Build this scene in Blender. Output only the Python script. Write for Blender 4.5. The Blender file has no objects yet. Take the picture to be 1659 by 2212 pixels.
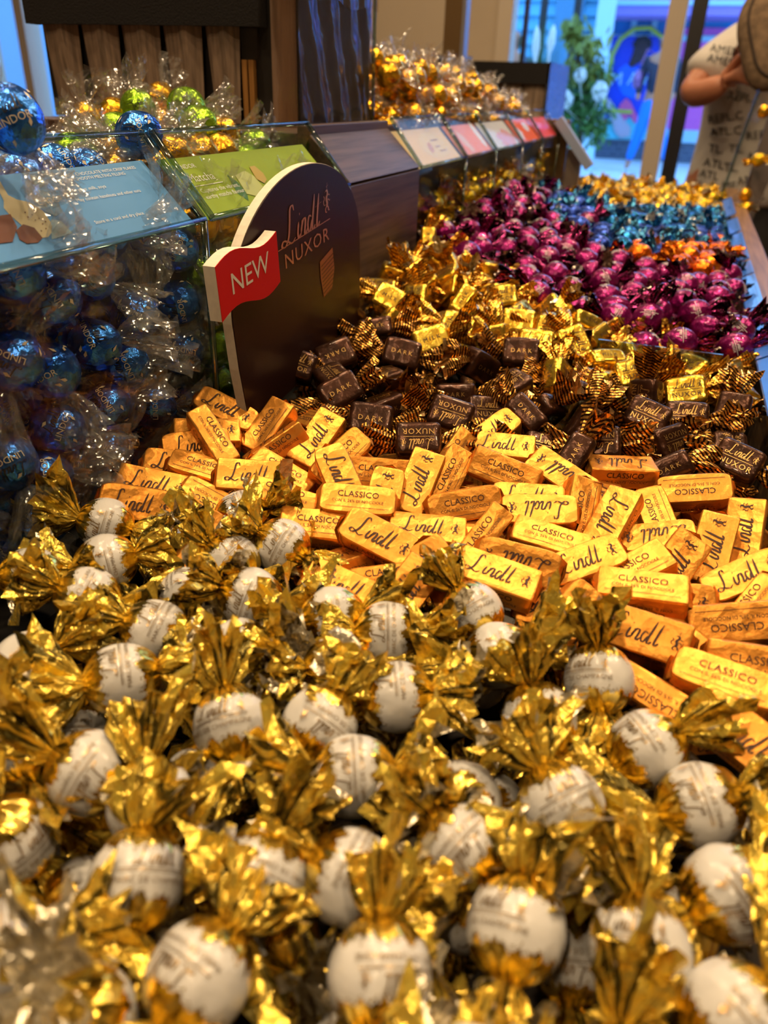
import bpy, bmesh, math, random
import numpy as np
from mathutils import Vector, Matrix
from mathutils.bvhtree import BVHTree
PI = math.pi
random.seed(7); rng = np.random.default_rng(7)
sc = bpy.context.scene
# ------------------------------------------------------------------ camera
FPX = 1660.; YAW = math.radians(19); PIT = math.radians(28.8); ROL = math.radians(2.1)
EYE = np.array([0, 0, 1.12])
FW = np.array([-math.sin(YAW)*math.cos(PIT), math.cos(YAW)*math.cos(PIT), -math.sin(PIT)])
_R = np.array([math.cos(YAW), math.sin(YAW), 0]); _U = np.cross(_R, FW)
CX = math.cos(ROL)*_R + math.sin(ROL)*_U; CY = -math.sin(ROL)*_R + math.cos(ROL)*_U
def ray(px, py): return FW + CX*(px-829.5)/FPX - CY*(py-1106)/FPX
def at(px, py, ax, val):
    d = ray(px, py); return EYE + d*((val-EYE[ax])/d[ax])
def dep(px, py, t): return EYE + ray(px, py)*t
def proj(p):
    q = np.asarray(p)-EYE; z = q@FW
    return 829.5+FPX*(q@CX)/z, 1106-FPX*(q@CY)/z, z
cd = bpy.data.cameras.new('camera'); cam = bpy.data.objects.new('camera', cd); sc.collection.objects.link(cam)
m = Matrix.Identity(4)
for i in range(3):
    m[i][0] = CX[i]; m[i][1] = CY[i]; m[i][2] = -FW[i]; m[i][3] = EYE[i]
cam.matrix_world = m
cd.sensor_fit = 'VERTICAL'; cd.sensor_height = 36.; cd.lens = FPX/2212*36.
cd.clip_start = .01; cd.clip_end = 200
cd.dof.use_dof = True; cd.dof.focus_distance = .46; cd.dof.aperture_fstop = cd.lens/3.1
sc.camera = cam
# ------------------------------------------------------------------ look
sc.view_settings.view_transform = 'Standard'; sc.view_settings.look = 'None'
sc.view_settings.gamma = 1; sc.view_settings.exposure = -0.28; sc.view_settings.use_curve_mapping = False
sc.cycles.use_denoising = True
sc.cycles.caustics_reflective = False; sc.cycles.caustics_refractive = False
sc.cycles.sample_clamp_indirect = 6; sc.cycles.sample_clamp_direct = 40
sc.cycles.use_adaptive_sampling = True; sc.cycles.adaptive_threshold = .15; sc.cycles.adaptive_min_samples = 16
sc.cycles.max_bounces = 5; sc.cycles.glossy_bounces = 3; sc.cycles.diffuse_bounces = 2; sc.cycles.transparent_max_bounces = 14
w = bpy.data.worlds.new('sky'); sc.world = w; w.use_nodes = True
w.node_tree.nodes['Background'].inputs[0].default_value = (.24, .52, 1, 1)
w.node_tree.nodes['Background'].inputs[1].default_value = 4.4
WARM = (1.0, .72, .42)
def disc(loc, size, power, col=WARM, target=None, spread=PI):
    l = bpy.data.lights.new('ceiling_spot', 'AREA'); l.shape = 'DISK'; l.size = size; l.energy = power; l.color = col; l.spread = spread
    o = bpy.data.objects.new('ceiling_spot', l); sc.collection.objects.link(o); o.location = loc
    d = (Vector(target)-Vector(loc)) if target else Vector((0, 0, -1))
    o.rotation_euler = d.to_track_quat('-Z', 'Y').to_euler(); return o
CEIL = 2.75
for (x, y, p) in [(-.45, .25, 15), (.75, -.1, 13), (.1, 1.0, 17), (-.1, 2.2, 16), (-1.3, 1.2, 12), (.9, 1.4, 13), (-1.4, -.5, 10), (1.0, 2.9, 12), (-.9, 3.2, 15), (-2.3, 2.4, 10), (-.2, -.9, 12), (-.75, .75, 8)]:
    disc((x, y, CEIL-.02), .11, p)
# ------------------------------------------------------------------ helpers
COL = sc.collection
def tag(o, label=None, cat=None, group=None, kind=None):
    if label: o['label'] = label
    if cat: o['category'] = cat
    if group: o['group'] = group
    if kind: o['kind'] = kind
    return o
def empty(name, loc=(0, 0, 0)):
    o = bpy.data.objects.new(name, None); COL.objects.link(o); o.location = loc; o.empty_display_size = .01
    return o
class MB:
    def __init__(s): s.v = []; s.f = []; s.m = []; s.n = 0
    def add(s, v, f, mi=0):
        v = np.asarray(v, float).reshape(-1, 3); s.v.append(v)
        for q in f: s.f.append(tuple(int(i)+s.n for i in q)); s.m.append(mi)
        s.n += len(v); return s
    def box(s, lo, hi, mi=0):
        x0, y0, z0 = lo; x1, y1, z1 = hi
        v = [(x0,y0,z0),(x1,y0,z0),(x1,y1,z0),(x0,y1,z0),(x0,y0,z1),(x1,y0,z1),(x1,y1,z1),(x0,y1,z1)]
        return s.add(v, [(0,3,2,1),(4,5,6,7),(0,1,5,4),(1,2,6,5),(2,3,7,6),(3,0,4,7)], mi)
    def prism(s, pts, vec, mi=0):
        p = np.asarray(pts, float); q = p+np.asarray(vec, float); n = len(p)
        f = [tuple(range(n))[::-1], tuple(range(n, 2*n))]+[(i, (i+1) % n, n+(i+1) % n, n+i) for i in range(n)]
        return s.add(np.vstack([p, q]), f, mi)
    def poly(s, pts, mi=0): return s.add(pts, [tuple(range(len(pts)))], mi)
    def tube(s, path, r, k=8, mi=0, caps=True):
        path = [Vector(p) for p in path]; rs = r if hasattr(r, '__len__') else [r]*len(path); v = []
        up = Vector((0, 0, 1))
        for i, p in enumerate(path):
            t = (path[min(i+1, len(path)-1)]-path[max(i-1, 0)]).normalized()
            a = t.cross(up); a = t.cross(Vector((1, 0, 0))) if a.length < 1e-3 else a
            a.normalize(); b = t.cross(a)
            for j in range(k):
                c = p+(a*math.cos(2*PI*j/k)+b*math.sin(2*PI*j/k))*rs[i]; v.append(tuple(c))
        f = [(i*k+j, i*k+(j+1) % k, (i+1)*k+(j+1) % k, (i+1)*k+j) for i in range(len(path)-1) for j in range(k)]
        if caps: f += [tuple(range(k))[::-1], tuple((len(path)-1)*k+j for j in range(k))]
        return s.add(v, f, mi)
    def mesh(s, name, mats, smooth=False):
        me = bpy.data.meshes.new(name); me.from_pydata(np.vstack(s.v).tolist(), [], s.f)
        for mt in mats: me.materials.append(mt)
        me.polygons.foreach_set('material_index', s.m)
        if smooth: me.polygons.foreach_set('use_smooth', [True]*len(me.polygons))
        me.update(); return me
    def build(s, name, mats, parent=None, smooth=False, bevel=0):
        if not isinstance(mats, (list, tuple)): mats = [mats]
        o = bpy.data.objects.new(name, s.mesh(name, mats, smooth)); COL.objects.link(o)
        if parent is not None:
            o.parent = parent; o.matrix_parent_inverse = Matrix.Translation(-Vector(parent.location))
        if bevel:
            b = o.modifiers.new('bevel', 'BEVEL'); b.width = bevel; b.segments = 2; b.limit_method = 'ANGLE'
        return o
# ------------------------------------------------------------------ materials
def mat(name):
    mt = bpy.data.materials.new(name); mt.use_nodes = True; nt = mt.node_tree
    return mt, nt, nt.nodes['Principled BSDF']
def N(nt, typ, **kw):
    n = nt.nodes.new(typ)
    for k, v in kw.items():
        if k.startswith('i_'):
            key = k[2:]; n.inputs[int(key) if key.isdigit() else key.replace('_', ' ')].default_value = v
        else: setattr(n, k, v)
    return n
def L(nt, a, b): nt.links.new(a, b)
def M_(nt, op, a, b=None, c=None):
    n = nt.nodes.new('ShaderNodeMath'); n.operation = op
    for i, x in enumerate((a, b, c)):
        if x is None: continue
        if isinstance(x, (int, float)): n.inputs[i].default_value = x
        else: L(nt, x, n.inputs[i])
    return n.outputs[0]
def ramp(nt, fac, stops, interp='LINEAR'):
    r = nt.nodes.new('ShaderNodeValToRGB'); L(nt, fac, r.inputs[0]); cr = r.color_ramp; cr.interpolation = interp
    while len(cr.elements) < len(stops): cr.elements.new(.5)
    for e, (p, c) in zip(cr.elements, stops): e.position = p; e.color = (*c, 1)
    return r.outputs[0]
def simple(name, col, rough=.5, metal=0, noise=0, nscale=20, bump=0, coat=0, spec=.5):
    mt, nt, b = mat(name); b.inputs['Base Color'].default_value = (*col, 1); b.inputs['Roughness'].default_value = rough
    b.inputs['Metallic'].default_value = metal; b.inputs['Coat Weight'].default_value = coat; b.inputs['Specular IOR Level'].default_value = spec
    if noise or bump:
        tc = N(nt, 'ShaderNodeTexCoord'); nz = N(nt, 'ShaderNodeTexNoise', i_Scale=nscale, i_Detail=4.0); L(nt, tc.outputs['Object'], nz.inputs['Vector'])
        if noise:
            c2 = tuple(max(0, x*(1-noise)) for x in col); L(nt, ramp(nt, nz.outputs[0], [(.35, c2), (.65, col)]), b.inputs['Base Color'])
        if bump:
            bp = N(nt, 'ShaderNodeBump', i_Strength=bump, i_Distance=.001); L(nt, nz.outputs[0], bp.inputs['Height']); L(nt, bp.outputs[0], b.inputs['Normal'])
    return mt
def crinkle(nt, b, scale, strength, dist=.0012, fine=True):
    """crumpled foil: angular facets from voronoi plus fine wrinkles"""
    tc = N(nt, 'ShaderNodeTexCoord'); oi = N(nt, 'ShaderNodeObjectInfo')
    off = N(nt, 'ShaderNodeVectorMath', operation='ADD'); L(nt, tc.outputs['Object'], off.inputs[0]); L(nt, oi.outputs['Random'], off.inputs[1])
    nz = N(nt, 'ShaderNodeTexNoise', i_Scale=scale*.8, i_Detail=2.0); L(nt, off.outputs[0], nz.inputs['Vector'])
    mx = N(nt, 'ShaderNodeVectorMath', operation='MULTIPLY_ADD'); L(nt, nz.outputs['Color'], mx.inputs[0]); mx.inputs[1].default_value = (.006,)*3; L(nt, off.outputs[0], mx.inputs[2])
    vo = N(nt, 'ShaderNodeTexVoronoi', i_Scale=scale); vo.feature = 'F1'; L(nt, mx.outputs[0], vo.inputs['Vector'])
    h = M_(nt, 'MULTIPLY', vo.outputs['Distance'], 1.0)
    if fine:
        n2 = N(nt, 'ShaderNodeTexNoise', i_Scale=scale*3.2, i_Detail=2.0); L(nt, off.outputs[0], n2.inputs['Vector'])
        h = M_(nt, 'MULTIPLY_ADD', n2.outputs[0], .35, h)
    bp = N(nt, 'ShaderNodeBump', i_Strength=strength, i_Distance=dist); L(nt, h, bp.inputs['Height'])
    L(nt, bp.outputs[0], b.inputs['Normal']); return tc, off
def radial(nt, tc, k=3., kx=25.):
    """vector that is constant along the pleats of a twist"""
    sx = N(nt, 'ShaderNodeSeparateXYZ'); L(nt, tc.outputs['Object'], sx.inputs[0])
    y, z, x = sx.outputs[1], sx.outputs[2], sx.outputs[0]
    r = M_(nt, 'SQRT', M_(nt, 'ADD', M_(nt, 'MULTIPLY', y, y), M_(nt, 'ADD', M_(nt, 'MULTIPLY', z, z), 1e-8)))
    cb = N(nt, 'ShaderNodeCombineXYZ'); L(nt, M_(nt, 'MULTIPLY', x, kx), cb.inputs[0])
    L(nt, M_(nt, 'MULTIPLY', M_(nt, 'DIVIDE', y, r), k), cb.inputs[1]); L(nt, M_(nt, 'MULTIPLY', M_(nt, 'DIVIDE', z, r), k), cb.inputs[2])
    return cb.outputs[0], x, y, z
def foil(name, c1, c2=None, rough=.22, metal=1, scale=260, bump=.6, pat=None, back=None, k=3., split=(.40, .46), coat=0):
    mt, nt, b = mat(name); b.inputs['Roughness'].default_value = rough; b.inputs['Metallic'].default_value = metal; b.inputs['Coat Weight'].default_value = coat
    b.inputs['Base Color'].default_value = (*c1, 1)
    tc, off = crinkle(nt, b, scale, bump); out = None
    if pat == 'streak':
        v, x, y, z = radial(nt, tc, k, 30.)
        nz = N(nt, 'ShaderNodeTexNoise', i_Scale=1.6, i_Detail=3.0); L(nt, v, nz.inputs['Vector'])
        out = ramp(nt, nz.outputs[0], [(split[0], c2), (split[1], c1), (.66, tuple(min(1, q*1.12) for q in c1))])
    elif pat == 'stripe':
        sx = N(nt, 'ShaderNodeSeparateXYZ'); L(nt, tc.outputs['Object'], sx.inputs[0])
        n3 = N(nt, 'ShaderNodeTexNoise', i_Scale=90., i_Detail=1.0); L(nt, tc.outputs['Object'], n3.inputs['Vector'])
        a = M_(nt, 'ADD', M_(nt, 'MULTIPLY', sx.outputs[0], 2600.), M_(nt, 'MULTIPLY', sx.outputs[1], 1500.))
        s = M_(nt, 'SINE', M_(nt, 'ADD', a, M_(nt, 'MULTIPLY', n3.outputs[0], 6.)))
        out = ramp(nt, M_(nt, 'MULTIPLY_ADD', s, .5, .5), [(.38, c2), (.55, c1)])
    elif c2:
        nz = N(nt, 'ShaderNodeTexNoise', i_Scale=120., i_Detail=3.0); L(nt, off.outputs[0], nz.inputs['Vector'])
        out = ramp(nt, nz.outputs[0], [(.4, c2), (.6, c1)])
    if back:
        g = N(nt, 'ShaderNodeNewGeometry'); mx = N(nt, 'ShaderNodeMix', data_type='RGBA'); L(nt, g.outputs['Backfacing'], mx.inputs[0])
        if out is not None: L(nt, out, mx.inputs[6])
        else: mx.inputs[6].default_value = (*c1, 1)
        mx.inputs[7].default_value = (*back, 1); out = mx.outputs[2]
    if out is not None: L(nt, out, b.inputs['Base Color'])
    return mt
def clear(name, tint=(1, 1, 1), gloss=.12, rough=.05, bump=0, scale=200, prnt=None, milky=0):
    mt, nt, b = mat(name); nt.nodes.remove(b); out = nt.nodes['Material Output']
    tr = N(nt, 'ShaderNodeBsdfTransparent'); tr.inputs[0].default_value = (*tint, 1)
    gl = N(nt, 'ShaderNodeBsdfGlossy', i_Roughness=rough); fr = N(nt, 'ShaderNodeLayerWeight', i_Blend=.3)
    tc = N(nt, 'ShaderNodeTexCoord')
    if bump:
        vo = N(nt, 'ShaderNodeTexVoronoi', i_Scale=scale); L(nt, tc.outputs['Object'], vo.inputs['Vector'])
        bp = N(nt, 'ShaderNodeBump', i_Strength=bump, i_Distance=.001); L(nt, vo.outputs['Distance'], bp.inputs['Height'])
        L(nt, bp.outputs[0], gl.inputs['Normal']); L(nt, bp.outputs[0], fr.inputs['Normal'])
    fac = M_(nt, 'MULTIPLY_ADD', M_(nt, 'POWER', fr.outputs['Facing'], 1.3 if bump else 4.0), .45 if bump else .22, gloss)
    mx = N(nt, 'ShaderNodeMixShader'); L(nt, fac, mx.inputs[0]); L(nt, tr.outputs[0], mx.inputs[1]); L(nt, gl.outputs[0], mx.inputs[2]); s = mx.outputs[0]
    if milky:
        df = N(nt, 'ShaderNodeBsdfDiffuse'); df.inputs[0].default_value = (.75, .7, .62, 1); m2 = N(nt, 'ShaderNodeMixShader')
        nz = N(nt, 'ShaderNodeTexNoise', i_Scale=130., i_Detail=4.0); L(nt, tc.outputs['Object'], nz.inputs['Vector'])
        L(nt, M_(nt, 'MULTIPLY', M_(nt, 'POWER', nz.outputs[0], 2.5), milky*3.2), m2.inputs[0]); L(nt, s, m2.inputs[1]); L(nt, df.outputs[0], m2.inputs[2]); s = m2.outputs[0]
    L(nt, s, out.inputs['Surface']); return mt
def wood(name, c1, c2, axis='Y', rough=.45, sc_=1.):
    mt, nt, b = mat(name); b.inputs['Roughness'].default_value = rough
    tc = N(nt, 'ShaderNodeTexCoord'); mp = N(nt, 'ShaderNodeMapping'); L(nt, tc.outputs['Object'], mp.inputs[0])
    s = {'Y': (220, 9, 260), 'X': (9, 220, 260), 'Z': (220, 220, 8)}[axis]; mp.inputs['Scale'].default_value = tuple(q*sc_ for q in s)
    nz = N(nt, 'ShaderNodeTexNoise', i_Scale=1., i_Detail=5.0); L(nt, mp.outputs[0], nz.inputs['Vector'])
    L(nt, ramp(nt, nz.outputs[0], [(.32, c2), (.62, c1)]), b.inputs['Base Color'])
    bp = N(nt, 'ShaderNodeBump', i_Strength=.35, i_Distance=.0006); L(nt, nz.outputs[0], bp.inputs['Height']); L(nt, bp.outputs[0], b.inputs['Normal'])
    return mt
GOLD = (1.0, .68, .10); OLIVE = (.12, .09, .015)
def white_gold():
    mt, nt, b = mat('white_and_gold_foil'); tc, off = crinkle(nt, b, 120, .35, .0012)
    v, x, y, z = radial(nt, tc, 2.6, 60.)
    nz = N(nt, 'ShaderNodeTexNoise', i_Scale=2.6, i_Detail=2.0); L(nt, v, nz.inputs['Vector'])
    ax = M_(nt, 'ABSOLUTE', x)
    e = M_(nt, 'ADD', M_(nt, 'MULTIPLY', ax, 100.), M_(nt, 'MULTIPLY', M_(nt, 'SUBTRACT', nz.outputs[0], .5), .9))  # |x| in cm, wavy
    mask = M_(nt, 'GREATER_THAN', e, .70)
    n2 = N(nt, 'ShaderNodeTexNoise', i_Scale=2.0, i_Detail=3.0); L(nt, v, n2.inputs['Vector'])
    gold = ramp(nt, n2.outputs[0], [(.36, OLIVE), (.44, GOLD), (.7, (1, .75, .2))])
    rim = M_(nt, 'MULTIPLY', M_(nt, 'GREATER_THAN', e, .62), M_(nt, 'LESS_THAN', e, .65))
    mx0 = N(nt, 'ShaderNodeMix', data_type='RGBA'); L(nt, rim, mx0.inputs[0]); mx0.inputs[6].default_value = (.72, .70, .67, 1); mx0.inputs[7].default_value = (.25, .17, .05, 1)
    mx = N(nt, 'ShaderNodeMix', data_type='RGBA'); L(nt, mask, mx.inputs[0]); L(nt, mx0.outputs[2], mx.inputs[6]); L(nt, gold, mx.inputs[7])
    L(nt, mx.outputs[2], b.inputs['Base Color']); L(nt, mask, b.inputs['Metallic']); b.inputs['Roughness'].default_value = .24
    return mt
M = dict(
    whitegold=white_gold(),
    goldtail=foil('gold_streaked_foil', GOLD, OLIVE, .22, .72, pat='streak', back=(.78, .70, .52), scale=230, bump=.7, k=3.4),
    barfoil=foil('orange_gold_foil', (.88, .38, .06), (.82, .33, .045), .40, .76, scale=120, bump=.5),
    darkfoil=foil('dark_brown_foil', (.070, .024, .011), (.042, .015, .007), .28, .6, scale=120, bump=.45, coat=.15),
    darktail=foil('brown_gold_striped_foil', (.80, .38, .07), (.045, .018, .008), .25, .9, pat='stripe', back=(.8, .5, .2), scale=170, bump=.5),
    nuxgold=foil('yellow_gold_foil', (.92, .64, .09), (.88, .52, .05), .24, .95, scale=120, bump=.45),
    nuxgoldtail=foil('gold_brown_striped_foil', (.95, .56, .08), (.42, .17, .02), .24, .95, pat='stripe', back=(.8, .65, .4), scale=170, bump=.5),
    purple=foil('magenta_foil', (.30, .005, .15), (.20, .003, .10), .26, .7, scale=170, bump=.5, coat=.3),
    purpletail=foil('magenta_silver_foil', (.48, .06, .26), (.02, .008, .012), .16, 1, pat='streak', split=(.48, .55), back=(.7, .58, .5), scale=210, bump=.9),
    blue=foil('sky_blue_foil', (.06, .30, 1.0), (.03, .14, .65), .24, .9, scale=150, bump=1.0),
    goldball=foil('bright_gold_foil', (1, .56, .03), (.9, .42, .02), .25, .95, scale=170, bump=.6),
    yellow=foil('yellow_foil', (.95, .68, .02), (.9, .52, .02), .25, .8, scale=170, bump=.5),
    yellowtail=foil('yellow_tail_foil', (.95, .55, .04), (.5, .25, .01), .22, 1, pat='streak', back=(.85, .8, .7), scale=210, bump=.8),
    teal=foil('teal_foil', (.02, .22, .55), (.01, .12, .35), .22, .9, scale=170, bump=.5),
    tealtail=foil('teal_tail_foil', (.08, .33, .60), (.02, .12, .25), .2, 1, pat='streak', back=(.8, .8, .8), scale=210, bump=.8),
    navy=foil('royal_blue_foil', (.03, .08, .45), (.01, .03, .25), .24, .8, scale=170, bump=.5),
    orange=foil('orange_foil', (.95, .22, .01), (.75, .12, .01), .25, .9, scale=170, bump=.5),
    orangetail=foil('orange_tail_foil', (.95, .30, .02), (.4, .06, .005), .22, 1, pat='streak', scale=210, bump=.8),
    green=foil('lime_foil', (.42, .72, .04), (.25, .5, .02), .24, .85, scale=170, bump=.6),
    clearfilm=clear('printed_clear_wrapper', gloss=.10, rough=.12, bump=.8, scale=190, milky=.10),
    acrylic=clear('clear_acrylic', (.97, .98, .97), gloss=.03, rough=.02),
    acredge=clear('acrylic_edge', (.55, .68, .66), gloss=.22, rough=.08),
    glass=clear('window_glass', (.96, .98, 1), gloss=.02, rough=.0),
    plastic=clear('crumpled_clear_film', (.80, .74, .68), gloss=.02, rough=.12, bump=.35, scale=22),
    ink=simple('brown_print', (.05, .014, .006), .6), gilt=simple('gold_print', (.75, .45, .15), .28, .9), giltdark=simple('bronze_print', (.30, .19, .07), .3, .7),
    cream=simple('cream_print', (.85, .72, .52), .5), white=simple('white_print', (.9, .9, .88), .5), black=simple('black_print', (.01, .01, .012), .4),
    copper=simple('copper_print', (.62, .30, .17), .35, .6),
    wood=wood('grey_brown_oak', (.115, .066, .045), (.045, .024, .017)), woodx=wood('dark_oak_across', (.10, .055, .038), (.04, .02, .014), 'X'), woodz=wood('dark_oak_upright', (.09, .05, .035), (.04, .02, .014), 'Z'),
    sign=simple('dark_brown_card', (.022, .007, .005), .38, spec=.18), foam=simple('cream_foam_board', (.85, .76, .62), .8, noise=.08, nscale=300), red=simple('red_card', (.66, .012, .006), .6, spec=.15),
    bluecard=simple('sky_blue_card', (.17, .45, 1.0), .5, spec=.15, noise=.25, nscale=3), greencard=simple('lime_green_card', (.36, .50, .035), .5, spec=.2, noise=.2, nscale=12),
    strip=simple('price_strip_window_reflection', (.05, .22, .95), .3, noise=.15, nscale=30, coat=.5),  # blue is window light reflected off the strips, put into the base colour
    wall=simple('cream_wall_paint', (.56, .45, .32), .8, noise=.06, nscale=4), ceil=simple('ceiling_paint', (.30, .26, .21), .9, noise=.05, nscale=4), floor=wood('floor_boards', (.16, .09, .05), (.08, .045, .03), 'Y', .4, .2),
    dark=simple('black_base', (.012, .009, .008), .6), binfloor=simple('dark_bin_liner', (.02, .012, .008), .7), frame=simple('cream_frame_paint', (.60, .50, .38), .5), blackframe=simple('black_frame_paint', (.015, .013, .013), .4),
    bronze=simple('bronze_post_metal', (.20, .12, .05), .35, .6), pleat=wood('brown_ribbed_card', (.32, .22, .15), (.13, .09, .06), 'Z', .6, 1.2), fuzz=simple('black_brush_band', (.008, .006, .006), .95, bump=1, nscale=600),
)
# ------------------------------------------------------------------ lettering (flat meshes in 2D)
_tc = {}
def text2d(s, size=1., align='CENTER', space=1.):
    key = (s, align, space)
    if key not in _tc:
        c = bpy.data.curves.new('t', 'FONT'); c.body = s; c.size = 1; c.align_x = align; c.resolution_u = 2; c.space_character = space
        o = bpy.data.objects.new('t', c); COL.objects.link(o); dg = bpy.context.evaluated_depsgraph_get(); me = o.evaluated_get(dg).to_mesh()
        v = np.array([p.co[:2] for p in me.vertices]); f = [tuple(p.vertices) for p in me.polygons]
        o.evaluated_get(dg).to_mesh_clear(); bpy.data.objects.remove(o); bpy.data.curves.remove(c); _tc[key] = (v, f)
    v, f = _tc[key]; return v*size, f
def strokes2d(strokes, n=7):
    V = []; Fc = []; k = 0
    for pts, w in strokes:
        p = np.array(pts, float); q = [p[0]]
        if len(p) > 2:
            P = np.vstack([2*p[0]-p[1], p, 2*p[-1]-p[-2]])
            for i in range(1, len(P)-2):
                for t in np.linspace(0, 1, n+1)[1:]:
                    q.append(.5*((2*P[i])+(-P[i-1]+P[i+1])*t+(2*P[i-1]-5*P[i]+4*P[i+1]-P[i+2])*t*t+(-P[i-1]+3*P[i]-3*P[i+1]+P[i+2])*t**3))
        else: q.append(p[1])
        q = np.array(q); d = np.gradient(q, axis=0); d /= np.linalg.norm(d, axis=1)[:, None]+1e-9; nn = np.stack([-d[:, 1], d[:, 0]], 1)
        s = np.linspace(0, 1, len(q)); ww = (w*(.35+.65*np.clip(np.abs(d[:, 1]), 0, 1))*np.clip(np.minimum(s, 1-s)*8+.3, 0, 1))[:, None]*.5
        V += [q+nn*ww, q-nn*ww]; m_ = len(q)
        Fc += [(k+i, k+m_+i, k+m_+i+1, k+i+1) for i in range(m_-1)]; k += 2*m_
    return np.vstack(V), Fc
SCRIPT = [([(.62,.86),(.56,1.02),(.42,.95),(.36,.6),(.26,.2),(.06,-.02),(-.12,.04),(-.02,.16),(.2,.08),(.42,-.03),(.62,.08)], .075),
    ([(.84,.46),(.76,.15),(.8,.0),(.92,.1)], .075), ([(.9,.64),(.92,.70)], .09),
    ([(1.02,.46),(.92,.0)], .075), ([(.93,.06),(.99,.26),(1.10,.45),(1.21,.45),(1.20,.28),(1.14,.05),(1.20,.0),(1.31,.13)], .085),
    ([(1.58,.40),(1.44,.45),(1.34,.22),(1.38,.0),(1.48,.05),(1.58,.3)], .07), ([(1.82,1.0),(1.6,.12),(1.66,.0),(1.78,.1)], .08),
    ([(2.08,.95),(1.88,.12),(1.94,.0),(2.06,.12)], .08), ([(1.82,.60),(2.22,.66)], .05)]
EMB = [([(.30,.18),(.36,.34),(.30,.50),(.36,.64)], .17), ([(.36,.62),(.42,.74),(.36,.84),(.24,.82)], .13), ([(.24,.82),(.14,.78)], .06), ([(.36,.60),(.52,.66),(.60,.60)], .07), ([(.60,.60),(.68,.64)], .05), ([(.34,.48),(.50,.46),(.60,.38)], .07), ([(.60,.38),(.68,.42)], .05),
    ([(.30,.24),(.44,.16),(.46,.04),(.58,.02)], .09), ([(.28,.22),(.18,.12),(.20,.0),(.32,-.01)], .08), ([(.26,.30),(.08,.30),(.02,.44),(.12,.56),(.04,.68)], .055), ([(.12,.56),(.18,.62)], .05), ([(.02,.44),(-.05,.50)], .05),
    ([(.38,.86),(.40,1.06)], .05), ([(.40,.98),(.50,1.04)], .06), ([(.40,.94),(.30,1.0)], .06), ([(.40,1.06),(.44,1.14)], .05), ([(.22,.66),(.14,.62)], .05)]
def script(w_):  # width w_, origin centred
    v, f = strokes2d([(a, b*1.15) for a, b in SCRIPT]); k = w_/2.4; return (v-[1.05, .35])*k, f
def emblem(h): v, f = strokes2d(EMB, 4); return (v-[.3, .5])*h, f
def bar2d(w_, t): return np.array([(-w_/2, -t/2), (0, -t/2), (w_/2, -t/2), (w_/2, t/2), (0, t/2), (-w_/2, t/2)]), [(0, 1, 4, 5), (1, 2, 3, 4)]
def shift(vf, dx, dy, ang=0):
    v, f = vf
    if ang: c, s = math.cos(ang), math.sin(ang); v = v@np.array([[c, s], [-s, c]])
    return v+[dx, dy], f
def line2d(w_, t, n=24):
    x = np.linspace(-w_/2, w_/2, n); return np.vstack([np.stack([x, x*0-t/2], 1), np.stack([x, x*0+t/2], 1)]), [(i, i+1, n+i+1, n+i) for i in range(n-1)]
def frame_map(o, ex, ey):
    o, ex, ey = map(lambda q: np.asarray(q, float), (o, ex, ey)); return lambda v: o+v[:, :1]*ex+v[:, 1:2]*ey
def put(mb, items, fmap, mi):
    for v, f in items: mb.add(fmap(np.asarray(v, float)), f, mi)
# ------------------------------------------------------------------ chocolates
def nz3(P, seed, freq, n=5):
    r = np.random.default_rng(seed); o = np.zeros(len(P))
    for i in range(n):
        k = r.normal(size=3)*freq; a = 1-2*np.abs(np.sin(P@k*.5+r.uniform(0, 6.28))); o += a
    return o/n
def body(mb, seed, hx, hy, hz, n=2., m_=2., neck=.0028, nx=26, nphi=44, disp=.0006, gather=.12, round_y=None, taper=0.):
    ts = np.linspace(-1, 1, nx); xs = hx*np.sin(ts*PI/2)*.999; ph = np.linspace(0, 2*PI, nphi, endpoint=False); c, s = np.cos(ph), np.sin(ph)
    r = ((np.abs(c)/hy)**n+(np.abs(s)/hz)**n)**(-1/n); V = []; rg = np.random.default_rng(seed); p1, p2 = rg.uniform(0, 6, 2)
    for x in xs:
        a = abs(x)/hx; f = max((1-a**m_)**(1/m_), neck/min(hy, hz)); fy = f if round_y is None else max((1-a**round_y)**(1/round_y), .15)
        g = 1+gather*(1-f)*(np.sin(9*ph+p1)+.6*np.sin(15*ph+p2)); fz = f
        y = r*c*fy*g*(1-taper*(s < 0)*np.abs(s)); z = r*s*fz*g; V.append(np.stack([np.full(nphi, x), y, z], 1))
    V = np.vstack(V); nr = V.copy(); nr /= np.array([hx, hy, hz])**2; nr /= np.linalg.norm(nr, axis=1)[:, None]+1e-9
    V = V+nr*(nz3(V, seed, 260)*disp)[:, None]
    F_ = [(i*nphi+j, (i+1)*nphi+j, (i+1)*nphi+(j+1) % nphi, i*nphi+(j+1) % nphi) for i in range(nx-1) for j in range(nphi)]
    F_ += [tuple(range(nphi)), tuple((nx-1)*nphi+j for j in range(nphi))[::-1]]
    mb.add(V, F_, 0)
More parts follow.
